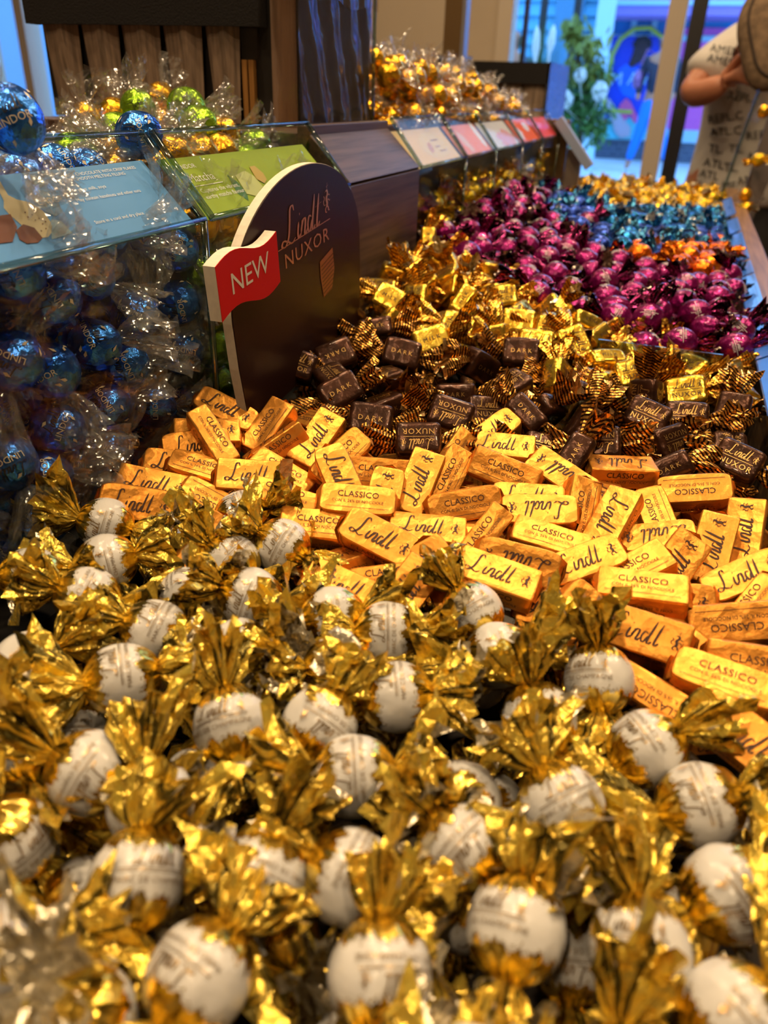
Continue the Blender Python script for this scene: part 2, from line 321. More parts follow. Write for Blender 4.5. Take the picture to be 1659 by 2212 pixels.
def tail_mesh(name, seed, mt, Lx=.021, R=.0145, flat=.5, neck=.003, nphi=44, ns=8, k=(7, 13), jit=.0007):
    r = np.random.default_rng(seed); ph = np.linspace(0, 2*PI, nphi, endpoint=False); V = []; p = r.uniform(0, 6.28, 6); bend = r.uniform(-.35, .35, 2)
    for i in range(ns):
        s = i/(ns-1); rad = neck+(R-neck)*s**.75
        rip = 1+(.08+.26*s)*np.sin(k[0]*ph+p[0])+(.05+.12*s)*np.sin(k[1]*ph+p[1]); edge = .16*s*np.sin(3*ph+p[2])+.07*s*np.sin(8*ph+p[3])
        x = Lx*(s+edge)-.001; y = rad*rip*np.cos(ph); z = rad*rip*np.sin(ph)*(1-(1-flat)*s**.6)
        y = y+bend[0]*x*s; z = z+bend[1]*x*s
        V.append(np.stack([x, y, z], 1)+r.normal(size=(nphi, 3))*jit*s)
    mb = MB(); mb.add(np.vstack(V), [(i*nphi+j, i*nphi+(j+1) % nphi, (i+1)*nphi+(j+1) % nphi, (i+1)*nphi+j) for i in range(ns-1) for j in range(nphi)])
    return mb.mesh(name, [mt])
def ball_map(R, off=.00035):
    def f(v):
        ph = PI/2-v[:, 0]/R; x = -v[:, 1]; rr = np.sqrt(np.maximum(R*R-x*x, 1e-8))+off*1.3; return np.stack([x, rr*np.cos(ph), rr*np.sin(ph)], 1)
    return f
def sub(vf):  # split each face once so that it follows a ball
    return vf
class Kind: pass
KINDS = {}
def kind(key, name, cat, bodies, tails, hx, spheres, twist=True):
    k = Kind(); k.name, k.cat, k.bodies, k.tails, k.hx, k.spheres, k.twist = name, cat, bodies, tails, hx, spheres, twist; KINDS[key] = k
def ball_kind(key, name, bm_, tm, R=.0142, ink=None, texts='none', tl=.021, tr=.0145, nb=3, nt=4, nx=26, nphi=44, seed=0, rough=.0007):
    B = []
    for i in range(nb):
        mb = MB(); body(mb, seed+i, R*1.06, R, R, nx=nx, nphi=nphi, disp=.0005)
        if texts == 'marc':
            a = .0004+i*.6
            for rep in (0, PI):
                it = [shift(script(.0135), -.001, .0034), shift(line2d(.023, .00030), 0, .0002), shift(line2d(.023, .00014), 0, -.0005), shift(text2d('MARC DE CHAMPAGNE', .0024), 0, -.0034)]
                it = [shift(x, rep*R, 0) for x in it]; put(mb, it, ball_map(R, .0005), 1); put(mb, [shift(emblem(.0042), rep*R+.0098, .0030)], ball_map(R, .0005), 2)
        elif texts == 'lindor':
            for rep in range(2): put(mb, [shift(text2d('LINDOR', .0046), rep*PI*R, -.003), shift(script(.017), rep*PI*R, .0035)][:1], ball_map(R, .0005), 1); put(mb, [shift(script(.016), rep*PI*R, .0042)], ball_map(R, .0005), 2)
            for j in range(16):
                a = random.uniform(0, 2*PI*R); t = random.uniform(0, 6.28); lf = np.array([(0, 0), (.0016, .0009), (.0042, 0), (.0016, -.0009)]); put(mb, [shift((lf, [(0, 1, 2, 3)]), a, random.choice((-1, 1))*random.uniform(.006, .009), t)], ball_map(R, .0006), 1)
        elif texts == 'small':
            for rep in range(3): put(mb, [shift(script(.010), rep*2*PI*R/3, .0015), shift(line2d(.016, .0004, 10), rep*2*PI*R/3, -.0012), shift(text2d('LINDOR', .0026), rep*2*PI*R/3, -.0040)], ball_map(R, .0006), 1)
        B.append(mb.mesh(name, [bm_]+(ink or []), True))
    T = [tail_mesh('twisted_tail', seed+50+i, tm, tl, tr, .45+.1*(i % 3), nphi=nphi, jit=rough) for i in range(nt)]
    kind(key, name, 'chocolate', B, T, R*1.04, [(0, 0, 0, R*.96)])
ball_kind('W', 'white_truffle', M['whitegold'], M['goldtail'], ink=[M['giltdark'], M['gilt']], texts='marc', tl=.0175, tr=.0195, nb=4, nt=8, rough=.0013, nx=34, nphi=56, seed=100)
ball_kind('P', 'purple_truffle', M['purple'], M['purpletail'], ink=[M['white']], texts='small', tl=.017, tr=.012, nx=20, nphi=36, seed=200)
ball_kind('B', 'blue_truffle', M['blue'], M['clearfilm'], ink=[M['cream'], M['black']], texts='lindor', tl=.024, tr=.017, nx=26, nphi=48, seed=300)
ball_kind('G', 'gold_truffle', M['goldball'], M['clearfilm'], ink=[M['black']], texts='small', tl=.021, tr=.015, nx=18, nphi=30, seed=400)
ball_kind('E', 'green_truffle', M['green'], M['clearfilm'], ink=[M['black']], texts='small', tl=.021, tr=.015, nx=18, nphi=30, seed=450)
for i, (k_, nm, a, b) in enumerate([('Y', 'yellow_truffle', 'yellow', 'yellowtail'), ('T', 'teal_truffle', 'teal', 'tealtail'), ('V', 'royal_blue_truffle', 'navy', 'tealtail'), ('O', 'orange_truffle', 'orange', 'orangetail')]):
    ball_kind(k_, nm, M[a], M[b], tl=.017, tr=.012, nb=2, nt=3, nx=12, nphi=24, seed=500+20*i)
def praline(key, name, bm_, tm, ink, seed, side, nb=3):
    B = []; hx, hy, hz = .0145, .0115, .0085
    for i in range(nb):
        mb = MB(); body(mb, seed+i, hx, hy, hz, n=6, m_=7, neck=.0028, nx=30, nphi=56, disp=.00035, gather=.06)
        it = [shift(script(.0165), -.001, .0035), shift(bar2d(.019, .0003), 0, -.0006), shift(text2d('NUXOR', .0052, space=1.15), 0, -.0058), shift(emblem(.005), .0095, .0035)]
        put(mb, it, frame_map((0, 0, hz+.00035), (1, 0, 0), (0, 1, 0)), 1)
        for sg in (-1, 1): put(mb, [shift(text2d(side, .0042, space=1.5), 0, -.0015)], frame_map((0, sg*(hy+.00035), 0), (-sg, 0, 0), (0, 0, 1)), 1)
        put(mb, [shift(text2d(side, .0048, space=1.5), 0, -.0018)], frame_map((0, 0, -hz-.00035), (1, 0, 0), (0, -1, 0)), 1)
        B.append(mb.mesh(name, [bm_, ink], True))
    T = [tail_mesh('twisted_tail', seed+60+i, tm, .019, .0125, .45+.12*(i % 3), k=(6, 11), ns=7, nphi=36) for i in range(5)]
    kind(key, name, 'chocolate', B, T, hx-.0002, [(sx*.006, sy*.004, 0, .0088) for sx in (-1, 1) for sy in (-1, 1)])
praline('D', 'dark_praline', M['darkfoil'], M['darktail'], M['gilt'], 600, 'DARK')
praline('N', 'gold_praline', M['nuxgold'], M['nuxgoldtail'], M['ink'], 700, 'MILK')
def bars():
    B = []; hx, hy, hz = .0205, .0098, .0070; fl = []
    for i in range(6):
        mb = MB(); st = i % 2
        body(mb, 800+i, hx, hy, hz, n=18, m_=26, neck=.002, nx=44, nphi=88, disp=.00030, gather=.02, round_y=(6 if st else 30), taper=.16)
        put(mb, [shift(script(.0255), -.003, -.0005), shift(emblem(.0075), .0145, .0005)], frame_map((0, 0, hz+.0003), (1, 0, 0), (0, 1, 0)), 1)
        cl = [shift(text2d('CLASSICO', .0050), 0, .0006), shift(text2d('CON IL 26% DI NOCCIOLE', .00235), 0, -.0028)]
        put(mb, cl+[shift(line2d(.034, .00025, 6), 0, -.0056)], frame_map((0, 0, -hz-.0003), (1, 0, 0), (0, -1, 0)), 1)
        for sg in (-1, 1):
            put(mb, [shift(v, 0, .0) for v in cl], frame_map((0, sg*(hy+.0003), .0006), (-sg, 0, 0), (0, 0, 1)), 1)
        bm2 = mb.mesh('hazelnut_bar', [M['barfoil'], M['ink']], True); bm2.set_sharp_from_angle(angle=.6); B.append(bm2)
    # folded end: a triangular flap of foil tucked against each end
    for i in range(3):
        r = np.random.default_rng(900+i); mb = MB(); n = 10
        for k_, (zt, lean) in enumerate([(.9, .0028), (-.9, .0018)]):
            base = [(-.0008, -.0088, zt*hz), (-.0008, .0088, zt*hz), (lean, .0055, 0), (lean+.0006, 0, -zt*hz*.55), (lean, -.0055, 0)]
            base = np.array(base)+r.normal(size=(5, 3))*.0005; ctr = base.mean(0)+[.0008, 0, 0]
            v = np.vstack([base, ctr]); mb.add(v, [(a, (a+1) % 5, 5) for a in range(5)], 0); mb.add(v-[.0005, 0, 0], [((a+1) % 5, a, 5) for a in range(5)], 0)
        fl.append(mb.mesh('folded_end', [M['barfoil']]))
    kind('C', 'hazelnut_bar', 'chocolate', B, fl, hx-.0006, [(sx*.0135+.0, 0, 0, .0078) for sx in (-1, 0, 1)]+[(sx*.014, sy*.004, 0, .0066) for sx in (-1, 1) for sy in (-1, 1)], twist=False)
bars()
ITEMS = []   # (kind, pos, 3x3 rot, hand)
def unit(v): v = np.asarray(v, float); return v/np.linalg.norm(v)
def orient(P, alpha, face='L', tilt=.4, roll=0):
    c = unit(EYE-P); z = unit(c*(1-tilt)+np.array([0, 0, 1.])*tilt); al = math.radians(alpha)
    a = math.cos(al)*CX+math.sin(al)*CY; x = unit(a-(a@z)*z); y = np.cross(z, x)
    if roll: r = math.radians(roll); y, z = y*math.cos(r)+z*math.sin(r), z*math.cos(r)-y*math.sin(r)
    if face == 'C': y, z = -y, -z
    elif face == 'S': y, z = -z, y       # local -Y side towards the viewer
    return np.stack([x, y, z], 1)
def rand_rot(up=.6):
    x = unit(rng.normal(size=3)*[1, 1, 1-up]); z = unit(np.array([0, 0, 1.])+rng.normal(size=3)*.5); z = unit(z-(z@x)*x); return np.stack([x, np.cross(z, x), z], 1)
YT = np.array([-.2, .3, .45, .65, .8, 1.0, 1.3, 1.5, 1.7, 2.4]); ZL = np.array([.905, .905, .927, .955, .965, .985, .995, .955, .925, .925]); ZR = np.array([.9, .90, .912, .925, .94, .942, .925, .915, .915, .92])
def zs(x, y):
    t = min(max((x+.27)/.35, 0), 1); return float(np.interp(y, YT, ZL)*(1-t)+np.interp(y, YT, ZR)*t)
def onheap(px, py, dz=0):
    z = .92
    for _ in range(8): p = at(px, py, 2, z); z = zs(p[0], p[1])+dz
    return p
CW = [(0,1050),(100,1065),(330,1100),(660,1130),(700,1250),(900,1290),(1140,1310),(1350,1390),(1450,1600),(1659,1700)]
CD = [(0,850),(480,870),(640,880),(740,940),(850,1000),(1000,960),(1130,960),(1280,1040),(1380,1020),(1659,1100)]
CG = [(480,690),(760,650),(830,720),(900,750),(1100,780),(1250,850),(1659,880)]
CP = [(860,500),(900,490),(980,540),(1130,620),(1290,710),(1370,765),(1659,770)]
CQ = [(900,380),(1160,395),(1185,450),(1230,500),(1300,545),(1420,570),(1500,592),(1659,600)]
def cls(px, py):
    f = lambda c: np.interp(px, [a for a, _ in c], [b for _, b in c])
    if py > f(CW): return 'W'
    if py > f(CD): return 'C'
    if py > f(CG): return 'D'
    if py > f(CP): return 'N'
    if py > f(CQ): return 'P'
    if px < 1290 and py > 400: return 'V' if py > 400+(px-1150)*.45 else ('T' if py > 448 else 'Y')
    if py > 525 and 1370 < px: return 'O' if (int(px/70)+int(py/28)) % 3 else 'V'
    if py > 500: return 'V' if (int(px/60)) % 2 else 'T'
    if py > 455: return 'T'
    return 'Y'
def hand(k, px, py, alpha, face='L', tilt=.4, dz=.004, roll=0):
    P = onheap(px, py, dz); ITEMS.append([k, P, orient(P, alpha, face, tilt, roll), 1])
for a in [(140,1110,-10),(230,1215,20),(30,1235,5),(190,1290,165),(335,1365,-20),(265,1465,15),(515,1120,20),(500,1205,-40),(615,1195,-30),(540,1290,-20),(725,1335,10),(835,1365,0),(1015,1320,-60),(1075,1415,15),(855,1505,5),(1165,1555,-75),(1320,1465,-90),(500,1565,-80),(690,1565,60),(765,1675,5),(215,1680,150),(315,1740,100),(1000,1830,130),(760,1895,150),(1115,2005,-100),(1215,1740,-65),(1510,1735,10),(1575,1930,30),(1395,2060,-90),(300,1880,-95),(430,2110,60),(10,2060,20),(1570,2190,40),(820,2110,90),(1400,1620,30),(60,1440,40),(30,1620,120),(560,1900,70)]:
    hand('W', a[0], a[1], a[2], 'L', .3, .008, random.uniform(-40, 40))
for a in [(300,915,8,'L'),(395,955,18,'L'),(465,975,-60,'S'),(495,905,-30,'L'),(573,925,62,'C'),(290,985,-3,'L'),(275,1025,-4,'L'),(315,1085,-4,'L'),(545,1040,0,'L'),(440,1030,-15,'C'),(625,1020,-32,'C'),(455,1095,148,'C'),(680,945,58,'L'),(728,1000,50,'C'),(610,1085,-15,'S'),(745,1040,-68,'L'),(810,1020,-5,'C'),(838,1085,80,'L'),(897,1050,70,'L'),(960,1030,66,'C'),(1088,1022,-30,'C'),(1010,1095,12,'C'),(1080,975,-12,'L'),(1065,940,40,'L'),(1215,1035,142,'L'),(1168,1130,172,'L'),(1320,1140,-118,'L'),(1415,1165,178,'L'),(1250,1105,80,'C'),(1500,1070,174,'C'),(1608,1160,80,'L'),(1118,1225,162,'L'),(925,1165,-8,'L'),(815,1175,-30,'L'),(1045,1175,60,'S'),(1270,1250,16,'L'),(1355,1225,32,'C'),(960,1262,-65,'L'),(1060,1275,-28,'L'),(855,1235,5,'S'),(1200,1300,-8,'L'),(1218,1345,55,'C'),(1375,1300,-15,'C'),(1440,1290,-10,'L'),(1520,1195,75,'L'),(1605,1255,18,'L'),(1580,1355,178,'C'),(1490,1400,-48,'L'),(1400,1375,-25,'L'),(1540,1500,-28,'C'),(1430,1500,140,'S'),(1610,1605,-45,'L'),(1625,1450,-15,'C'),(775,1110,-2,'C'),(690,1125,-5,'C'),(450,1185,62,'C'),(870,1295,60,'L'),(770,1250,-28,'L'),(1190,1185,-20,'C'),(1140,1080,-10,'L'),(1440,1220,60,'L'),(1640,1320,50,'S')]:
    hand('C', a[0], a[1], a[2]+random.uniform(-4, 4), a[3], .40, random.uniform(.001, .009), random.uniform(-20, 20))
for a in [(735,850,32,'C'),(905,955,180,'L'),(868,768,-14,'C'),(725,772,205,'C'),(1290,962,176,'L'),(1592,1000,-32,'L'),(1478,905,-10,'L'),(1400,905,-30,'L'),(1580,895,75,'C'),(800,912,-8,'C'),(975,900,160,'L'),(1125,765,-6,'C'),(640,790,-20,'L'),(810,715,10,'S'),(560,840,70,'S'),(1240,1000,60,'S'),(1130,905,-50,'S')]:
    hand('D', a[0], a[1], a[2], a[3], .3, .006)
for a in [(1083,645,8,'L'),(985,710,-20,'L'),(1122,700,-10,'C'),(1240,745,-70,'L'),(842,650,-30,'C'),(1190,715,-15,'L'),(1365,810,10,'L'),(1000,655,60,'S'),(905,600,-50,'L'),(935,740,20,'C'),(1480,850,0,'L'),(925,525,88,'S')]:
    hand('N', a[0], a[1], a[2], a[3], .35, .006)
for a in [(1400,690,80),(1500,680,10),(1330,690,-30),(1270,480,40),(1085,415,20),(985,420,80),(1160,640,-50),(1180,560,0),(1010,550,160),(1305,610,20),(1225,545,60),(1600,720,40)]:
    hand('P', a[0], a[1], a[2], 'L', .3, .005)
# fill: hexagonal packing with jitter, upper layer then a buried one
def near(P, d, k=None):
    return any(np.sum((q[1]-P)**2) < d*d for q in ITEMS[-400:] + ITEMS[:140])
SP = {'W': .034, 'C': .027, 'D': .031, 'N': .030, 'P': .030, 'Y': .028, 'T': .029, 'V': .029, 'O': .029}
def rand_yz():
    t = rng.uniform(0, 2*PI); x = unit([rng.uniform(-.08, .08), math.cos(t), math.sin(t)*.5]); z = unit(rng.normal(size=3)); z = unit(z-(z@x)*x); return np.stack([x, np.cross(z, x), z], 1)
def layer(dz, top, sp_mul=1.):
    pts = []
    for _ in range(16000 if top else 9000):
        y = rng.uniform(.02, 2.3); x = rng.uniform(-.252, .072)
        P = np.array([x, y, zs(x, y)+dz]); px, py, d = proj(P)
        if py > 2420 or px < -140 or px > 1800 or d < .12: continue
        if y < .36 and x < -.19: continue
        k = cls(px, py)
        if y < .48 and x > .05 and k in 'DNP': continue
        if (x+.24)**2*0+((y-.507)/.11)**2 < 1 and x < -.215: continue
        if x < -.2 and 1.80 < y < 1.92: continue
        if y > 1.1 and not top: continue
        s = SP[k]*sp_mul
        if any((Q[0]-x)**2+(Q[1]-y)**2+(Q[2]-P[2])**2 < s*s for Q in pts[-1500:]): continue
        if top and any(np.sum((q[1]-P)**2) < (s*.86)**2 for q in HAND): continue
        pts.append(P); up = .35 if k in 'WDN' else .6
        if k == 'W' and top:
            R = rand_rot(.1)
        else: R = rand_rot(up if k != 'C' else .75)
        if k == 'C' and rng.random() < .5: R = R@np.diag([1, -1, -1])
        ITEMS.append([k, P+[0, 0, rng.uniform(-.004, .003)], R, 0 if top else -1])
HAND = list(ITEMS)
layer(0, True)
layer(-.023, False, 1.0)
def relax(items, iters=24, hold=.02):
    own = []; loc = []; rad = []
    for i, (k, P, R, h) in enumerate(items):
        for (sx, sy, sz, r) in KINDS[k].spheres: own.append(i); loc.append(R@np.array([sx, sy, sz])); rad.append(r)
    own = np.array(own); loc = np.array(loc); rad = np.array(rad); P = np.array([q[1] for q in items]); P0 = P.copy()
    wgt = np.array([.6 if q[3] == 1 else 1. for q in items]); S0 = P[own]+loc
    order = np.argsort(S0[:, 1]); pi = []; pj = []
    for a in range(len(order)):
        i = order[a]; b = a+1
        while b < len(order) and S0[order[b], 1]-S0[i, 1] < .03:
            j = order[b]; b += 1
            if own[i] != own[j] and abs(S0[i, 0]-S0[j, 0]) < .032: pi.append(i); pj.append(j)
    pi, pj = np.array(pi), np.array(pj)
    for _ in range(iters):
        S = P[own]+loc; d = S[pi]-S[pj]; dist = np.linalg.norm(d, axis=1)+1e-9; pen = rad[pi]+rad[pj]-dist; ok = pen > 0
        mv = np.zeros_like(P); cnt = np.zeros(len(P)); u = d[ok]/dist[ok][:, None]; q = u*pen[ok][:, None]*.5
        np.add.at(mv, own[pi[ok]], q); np.add.at(mv, own[pj[ok]], -q); np.add.at(cnt, own[pi[ok]], 1); np.add.at(cnt, own[pj[ok]], 1)
        P = P+mv/np.maximum(cnt, 1)[:, None]*1.3*wgt[:, None]; P = P+(P0-P)*hold
        P[:, 0] = np.clip(P[:, 0], -.254, .07)
    for q, p in zip(items, P): q[1] = p
relax(ITEMS)
# left bins: blue, then green and gold behind their clear fronts
LEFT = []
for a in [(30,590,20),(190,590,150),(330,505,60),(385,525,-30),(292,682,70),(392,655,10),(205,745,200),(268,790,20),(28,780,70),(112,800,-60),(112,645,30),(125,930,-20),(235,975,60),(95,1025,10),(330,880,0),(20,1000,120),(230,880,30),(400,760,80),(60,480,40),(230,500,0),(420,860,50)]:
    P = at(a[0], a[1], 0, -.2950); LEFT.append(['B', P, orient(P, a[2], 'L', .0, random.uniform(-30, 30)), 1])
for zz in np.arange(.885, 1.07, .027):
    for yy in np.arange(.17, .42, .029):
        P = np.array([-.322+rng.uniform(-.003, .003), yy+rng.uniform(-.006, .006), zz+rng.uniform(-.004, .004)]); LEFT.append(['B', P, rand_yz(), -1])
for zz in np.arange(.93, 1.06, .027):
    for yy in np.arange(.455, .655, .029):
        if zz < .99 and yy > .5: continue
        P = np.array([-.291, yy+rng.uniform(-.006, .006), zz]); LEFT.append(['E' if rng.random() < .5 else 'G', P, rand_yz(), -1])
for (px, py, d, k, al) in [(26,258,.35,'B',-60),(300,292,.49,'B',10),(165,215,.37,'B',0)]:
    if px == 165: continue
    P = dep(px, py, d); LEFT.append([k, P, orient(P, al, 'L', .1), 2])
for (px, py, k, al) in [(390,285,'G',20),(345,262,'G',60),(285,275,'E',140),(300,255,'E',100),(440,280,'E',30),(345,245,'G',70),(240,255,'G',80),(410,262,'E',0),(255,285,'E',10),(200,262,'G',100),(470,300,'G',10),(420,305,'E',0),(370,312,'G',150),(310,312,'E',10)]:
    P = dep(px, py, rng.uniform(.60, .68)); P[2] = min(P[2], 1.118); LEFT.append([k, P, orient(P, al, 'L', .2), 1])
for yy in np.arange(.18, .43, .03):
    for xx in (-.345, -.375, -.405): LEFT.append(['B', np.array([xx, yy+rng.uniform(-.005, .005), 1.07+rng.uniform(-.004, .004)]), rand_yz(), -1])
for yy in np.arange(.455, .65, .03):
    for xx in (-.345, -.375, -.405): LEFT.append([rng.choice(['E', 'G']), np.array([xx, yy+rng.uniform(-.005, .005), 1.07+rng.uniform(-.004, .004)]), rand_yz(), -1])
relax_items = LEFT
def relax_left():
    P = np.array([q[1] for q in LEFT]); P0 = P.copy()
    for _ in range(30):
        d = P[:, None]-P[None]; dist = np.linalg.norm(d, axis=2)+np.eye(len(P)); pen = np.maximum(.0272-dist, 0)
        P = P+(d/dist[..., None]*pen[..., None]*.5).sum(1)*.6; P += (P0-P)*.02
        low = P[:, 2] < 1.045; P[low, 0] = np.minimum(P[low, 0], -.2895)
        sd = ((P[:, 0]+.308)+(P[:, 2]-1.085))/1.414+.022; bad = (sd > 0) & (P[:, 2] < 1.103) & np.array([q_[3] != 2 for q_ in LEFT]); P[bad, 0] -= sd[bad]*.9; P[bad, 2] -= sd[bad]*.3
    for q, p in zip(LEFT, P): q[1] = p; q[3] = min(q[3], 1)
relax_left()
# gold truffles heaped in the far upper bins, and yellow ones lying low behind the clear fronts
TOPS = []
def ztop(x, y):
    b = np.interp(y, [.95, 1.1, 1.25, 1.37, 1.5, 1.7, 1.9], [1.150, 1.145, 1.135, 1.145, 1.128, 1.105, 1.095]); return b-max(0, -.37-x)*-.1-max(0, (x+.36))*1.0
for _ in range(5000):
    x = rng.uniform(-.52, -.325); y = rng.uniform(.95, 1.86); 
    for lay in (0, 1, 2):
        P = np.array([x, y, ztop(x, y)-.027*lay])
        if P[2] < 1.075: continue
        if any(np.sum((q[1]-P)**2) < .0285**2 for q in TOPS): continue
        TOPS.append(['G', P, rand_rot(.2), 0 if lay == 0 else -1])
    if len(TOPS) > 230: break
for _ in range(1500):
    y = rng.uniform(1.03, 1.83); x = rng.uniform(-.33, -.292); z = rng.choice([.965, .985])
    P = np.array([x, y, z])
    if any(np.sum((q[1]-P)**2) < .028**2 for q in TOPS): continue
    TOPS.append(['Y', P, rand_rot(.3), -1])
ROWH = {'W': 110, 'C': 75, 'D': 62, 'N': 55, 'P': 48}
ORD = ['first', 'second', 'third', 'fourth', 'fifth', 'sixth', 'seventh', 'eighth', 'ninth', 'tenth', 'eleventh', 'twelfth', 'thirteenth', 'fourteenth', 'fifteenth', 'sixteenth', 'seventeenth', 'eighteenth', 'nineteenth', 'twentieth']
DESC = {'W': ('white truffle with gold twisted ends', 'the white and gold heap'), 'C': ('orange-gold foil hazelnut bar', 'the heap of gold bars'), 'D': ('dark brown praline with striped twists', 'the dark praline heap'), 'N': ('yellow gold praline with twisted ends', 'the gold praline heap'), 'P': ('magenta foil truffle with twisted ends', 'the magenta truffle heap')}
GRP = {'W': 'white truffles in the nearest heap', 'C': 'gold hazelnut bars in the heap', 'D': 'dark pralines under the round sign', 'N': 'gold pralines behind the dark ones', 'P': 'magenta truffles in the heap', 'Y': 'yellow truffles in the far bin', 'T': 'teal truffles beside the far bin', 'V': 'royal blue truffles among the teal ones', 'O': 'orange truffles beside the right rail', 'B': 'blue truffles in the left bin', 'G': 'gold truffles in the upper bins', 'E': 'lime green truffles in the upper bin'}
def spawn(items, labels):
    for n, (k, P, R, h) in enumerate(items):
        K = KINDS[k]; o = bpy.data.objects.new(K.name, K.bodies[n % len(K.bodies)]); COL.objects.link(o)
        mw = Matrix.Identity(4)
        for i in range(3):
            for j in range(3): mw[i][j] = R[i, j]
            mw[i][3] = P[i]
        o.matrix_world = mw
        lb, gr = labels[n]; tag(o, lb, K.cat, gr)
        for s in (1, -1):
            t = bpy.data.objects.new('twisted_tail' if K.twist else 'folded_end', K.tails[int(rng.integers(len(K.tails)))]); COL.objects.link(t); t.parent = o
            roll = rng.uniform(0, 6.28) if K.twist else (0 if rng.random() < .5 else PI)
            rot = Matrix.Rotation(0 if s > 0 else PI, 4, 'Z')@Matrix.Rotation(rng.uniform(-.3, .3) if K.twist else 0, 4, 'Y')@Matrix.Rotation(roll, 4, 'X')
            t.matrix_local = Matrix.Translation((s*K.hx, 0, 0))@rot
def label_rows(items):
    lab = [None]*len(items)
    for k in set(q[0] for q in items):
        idx = [i for i, q in enumerate(items) if q[0] == k]
        vis = []
        for i in idx:
            px, py, d = proj(items[i][1])
            if k in ROWH and items[i][3] >= 0 and -30 < px < 1690 and py < 2260: vis.append((py, px, i))
        vis.sort(reverse=True); row = 0; p = 0
        if vis:
            rows = {}
            y0 = vis[0][0]
            for (py, px, i) in vis: rows.setdefault(int((y0-py)/ROWH[k]), []).append((px, i))
            for rn, key in enumerate(sorted(rows)):
                rr = sorted(rows[key]); nrow = len(rr)
                for c, (px, i) in enumerate(rr):
                    side = f'{ORD[c]} from left' if c <= nrow/2 else f'{ORD[nrow-1-c]} from right'
                    if c == 0: side = 'leftmost'
                    if c == nrow-1: side = 'rightmost'
                    lab[i] = (f'{DESC[k][0]}, {side} in {ORD[min(rn,19)]} row from front', GRP[k])
        base = {'W': 'white truffle buried under the top layer of white truffles', 'C': 'gold hazelnut bar buried under the top layer of bars', 'D': 'dark praline buried under the top layer of dark pralines', 'N': 'gold praline buried under the top layer of gold pralines', 'P': 'magenta truffle buried under the top layer of magenta truffles',
                'Y': 'small yellow foil truffle in the bright yellow heap at the far end', 'T': 'teal foil truffle in the narrow band before the yellow heap', 'V': 'royal blue foil truffle between the magenta and yellow heaps', 'O': 'orange foil truffle near the blue strip by the right rail',
                'B': 'blue foil truffle with clear twists inside the left clear bin', 'G': 'gold foil truffle with clear twists heaped in the upper bins', 'E': 'lime green foil truffle with clear twists in the left upper bin'}[k]
        for i in idx:
            if lab[i] is None:
                s = ' buried' if k in ROWH else ''
                lab[i] = (base, GRP[k] if k not in ROWH else 'buried '+GRP[k])
    return lab
spawn(ITEMS, label_rows(ITEMS))
def lab_left(items):
    out = []; cnt = {}
    for (k, P, R, h) in items:
        nm = {'B': 'blue foil truffle', 'E': 'lime green foil truffle', 'G': 'gold foil truffle', 'Y': 'yellow foil truffle'}[k]
        px, py, d = proj(P)
        if h == 1 and P[2] < 1.06:
            out.append((f'PENDING', GRP[k])); cnt.setdefault(k, []).append((py, px, len(out)-1))
        elif k in 'EG' and P[2] < 1.06: out.append((f'{nm} seen dimly behind the clear front under the green card', nm+'s under the green card'))
        elif k == 'Y': out.append(('yellow foil truffle lying low behind the far clear bin fronts', 'yellow truffles behind far clear fronts'))
        elif h == 1: out.append((f'PENDTOP', GRP[k])); cnt.setdefault(k+'t', []).append((px, py, len(out)-1))
        elif k == 'B' and P[2] < 1.06: out.append(('blue foil truffle in the rear layer of the left clear bin', 'rear blue truffles in the left bin'))
        elif P[1] > .9: out.append(('gold foil truffle with clear twists heaped above the far picture cards', 'gold truffles above the far cards'))
        else: out.append((f'{nm} half hidden in the heap above the left cards', nm+'s half hidden above the left cards'))
    for k, l in cnt.items():
        nm = {'B': 'blue foil truffle', 'E': 'lime green foil truffle', 'G': 'gold foil truffle', 'Y': 'yellow'}[k[0]]
        l.sort()
        if k.endswith('t'):
            for c, (px, py, i) in enumerate(l): out[i] = (f'{nm} on top above the left cards, {ORD[c]} of its colour from left', out[i][1])
        else:
            rows = {}
            for (py, px, i) in l: rows.setdefault(int(py/95), []).append((px, i))
            for rn, key in enumerate(sorted(rows)):
                for c, (px, i) in enumerate(sorted(rows[key])): out[i] = (f'{nm} behind clear front, {ORD[c]} from left in {ORD[rn]} row from top', out[i][1])
    return out
spawn(LEFT, lab_left(LEFT)); spawn(TOPS, lab_left(TOPS))
print('ITEMS', len(ITEMS), len(LEFT), len(TOPS), {k: sum(1 for q in ITEMS if q[0] == k) for k in SP})
# ------------------------------------------------------------------ the room
def struct(mb, name, mt, **k): o = mb.build(name, mt, **k); o['kind'] = 'structure'; return o
RX0, RX1, RY0, RY1 = -4.6, 3.2, -3.0, 4.3
struct(MB().box((RX0, RY0, -.05), (RX1, RY1+.1, 0)), 'floor', M['floor'])
struct(MB().box((RX0, RY0, CEIL), (RX1, RY1+.1, CEIL+.05)), 'ceiling', M['ceil'])
struct(MB().box((RX0-.1, RY0, 0), (RX0, RY1+.1, CEIL)), 'wall_left', M['wall'])
struct(MB().box((RX1, RY0, 0), (RX1+.1, RY1+.1, CEIL)), 'wall_right', M['wall'])
struct(MB().box((RX0-.1, RY0-.1, 0), (RX1+.1, RY0, CEIL)), 'wall_back', M['wall'])
WX = -.99   # left jamb of the shop window
fw = MB().box((-3.55, RY1, 0), (WX, RY1+.12, CEIL)).box((RX0, RY1, 0), (-4.15, RY1+.12, CEIL)).box((RX0, RY1, 2.5), (RX1, RY1+.12, CEIL))
fw.box((1.35, RY1, 0), (RX1, RY1+.12, CEIL)); struct(fw, 'wall_front', M['wall'])  # unseen wall stretch, added to narrow the window and cut blue daylight
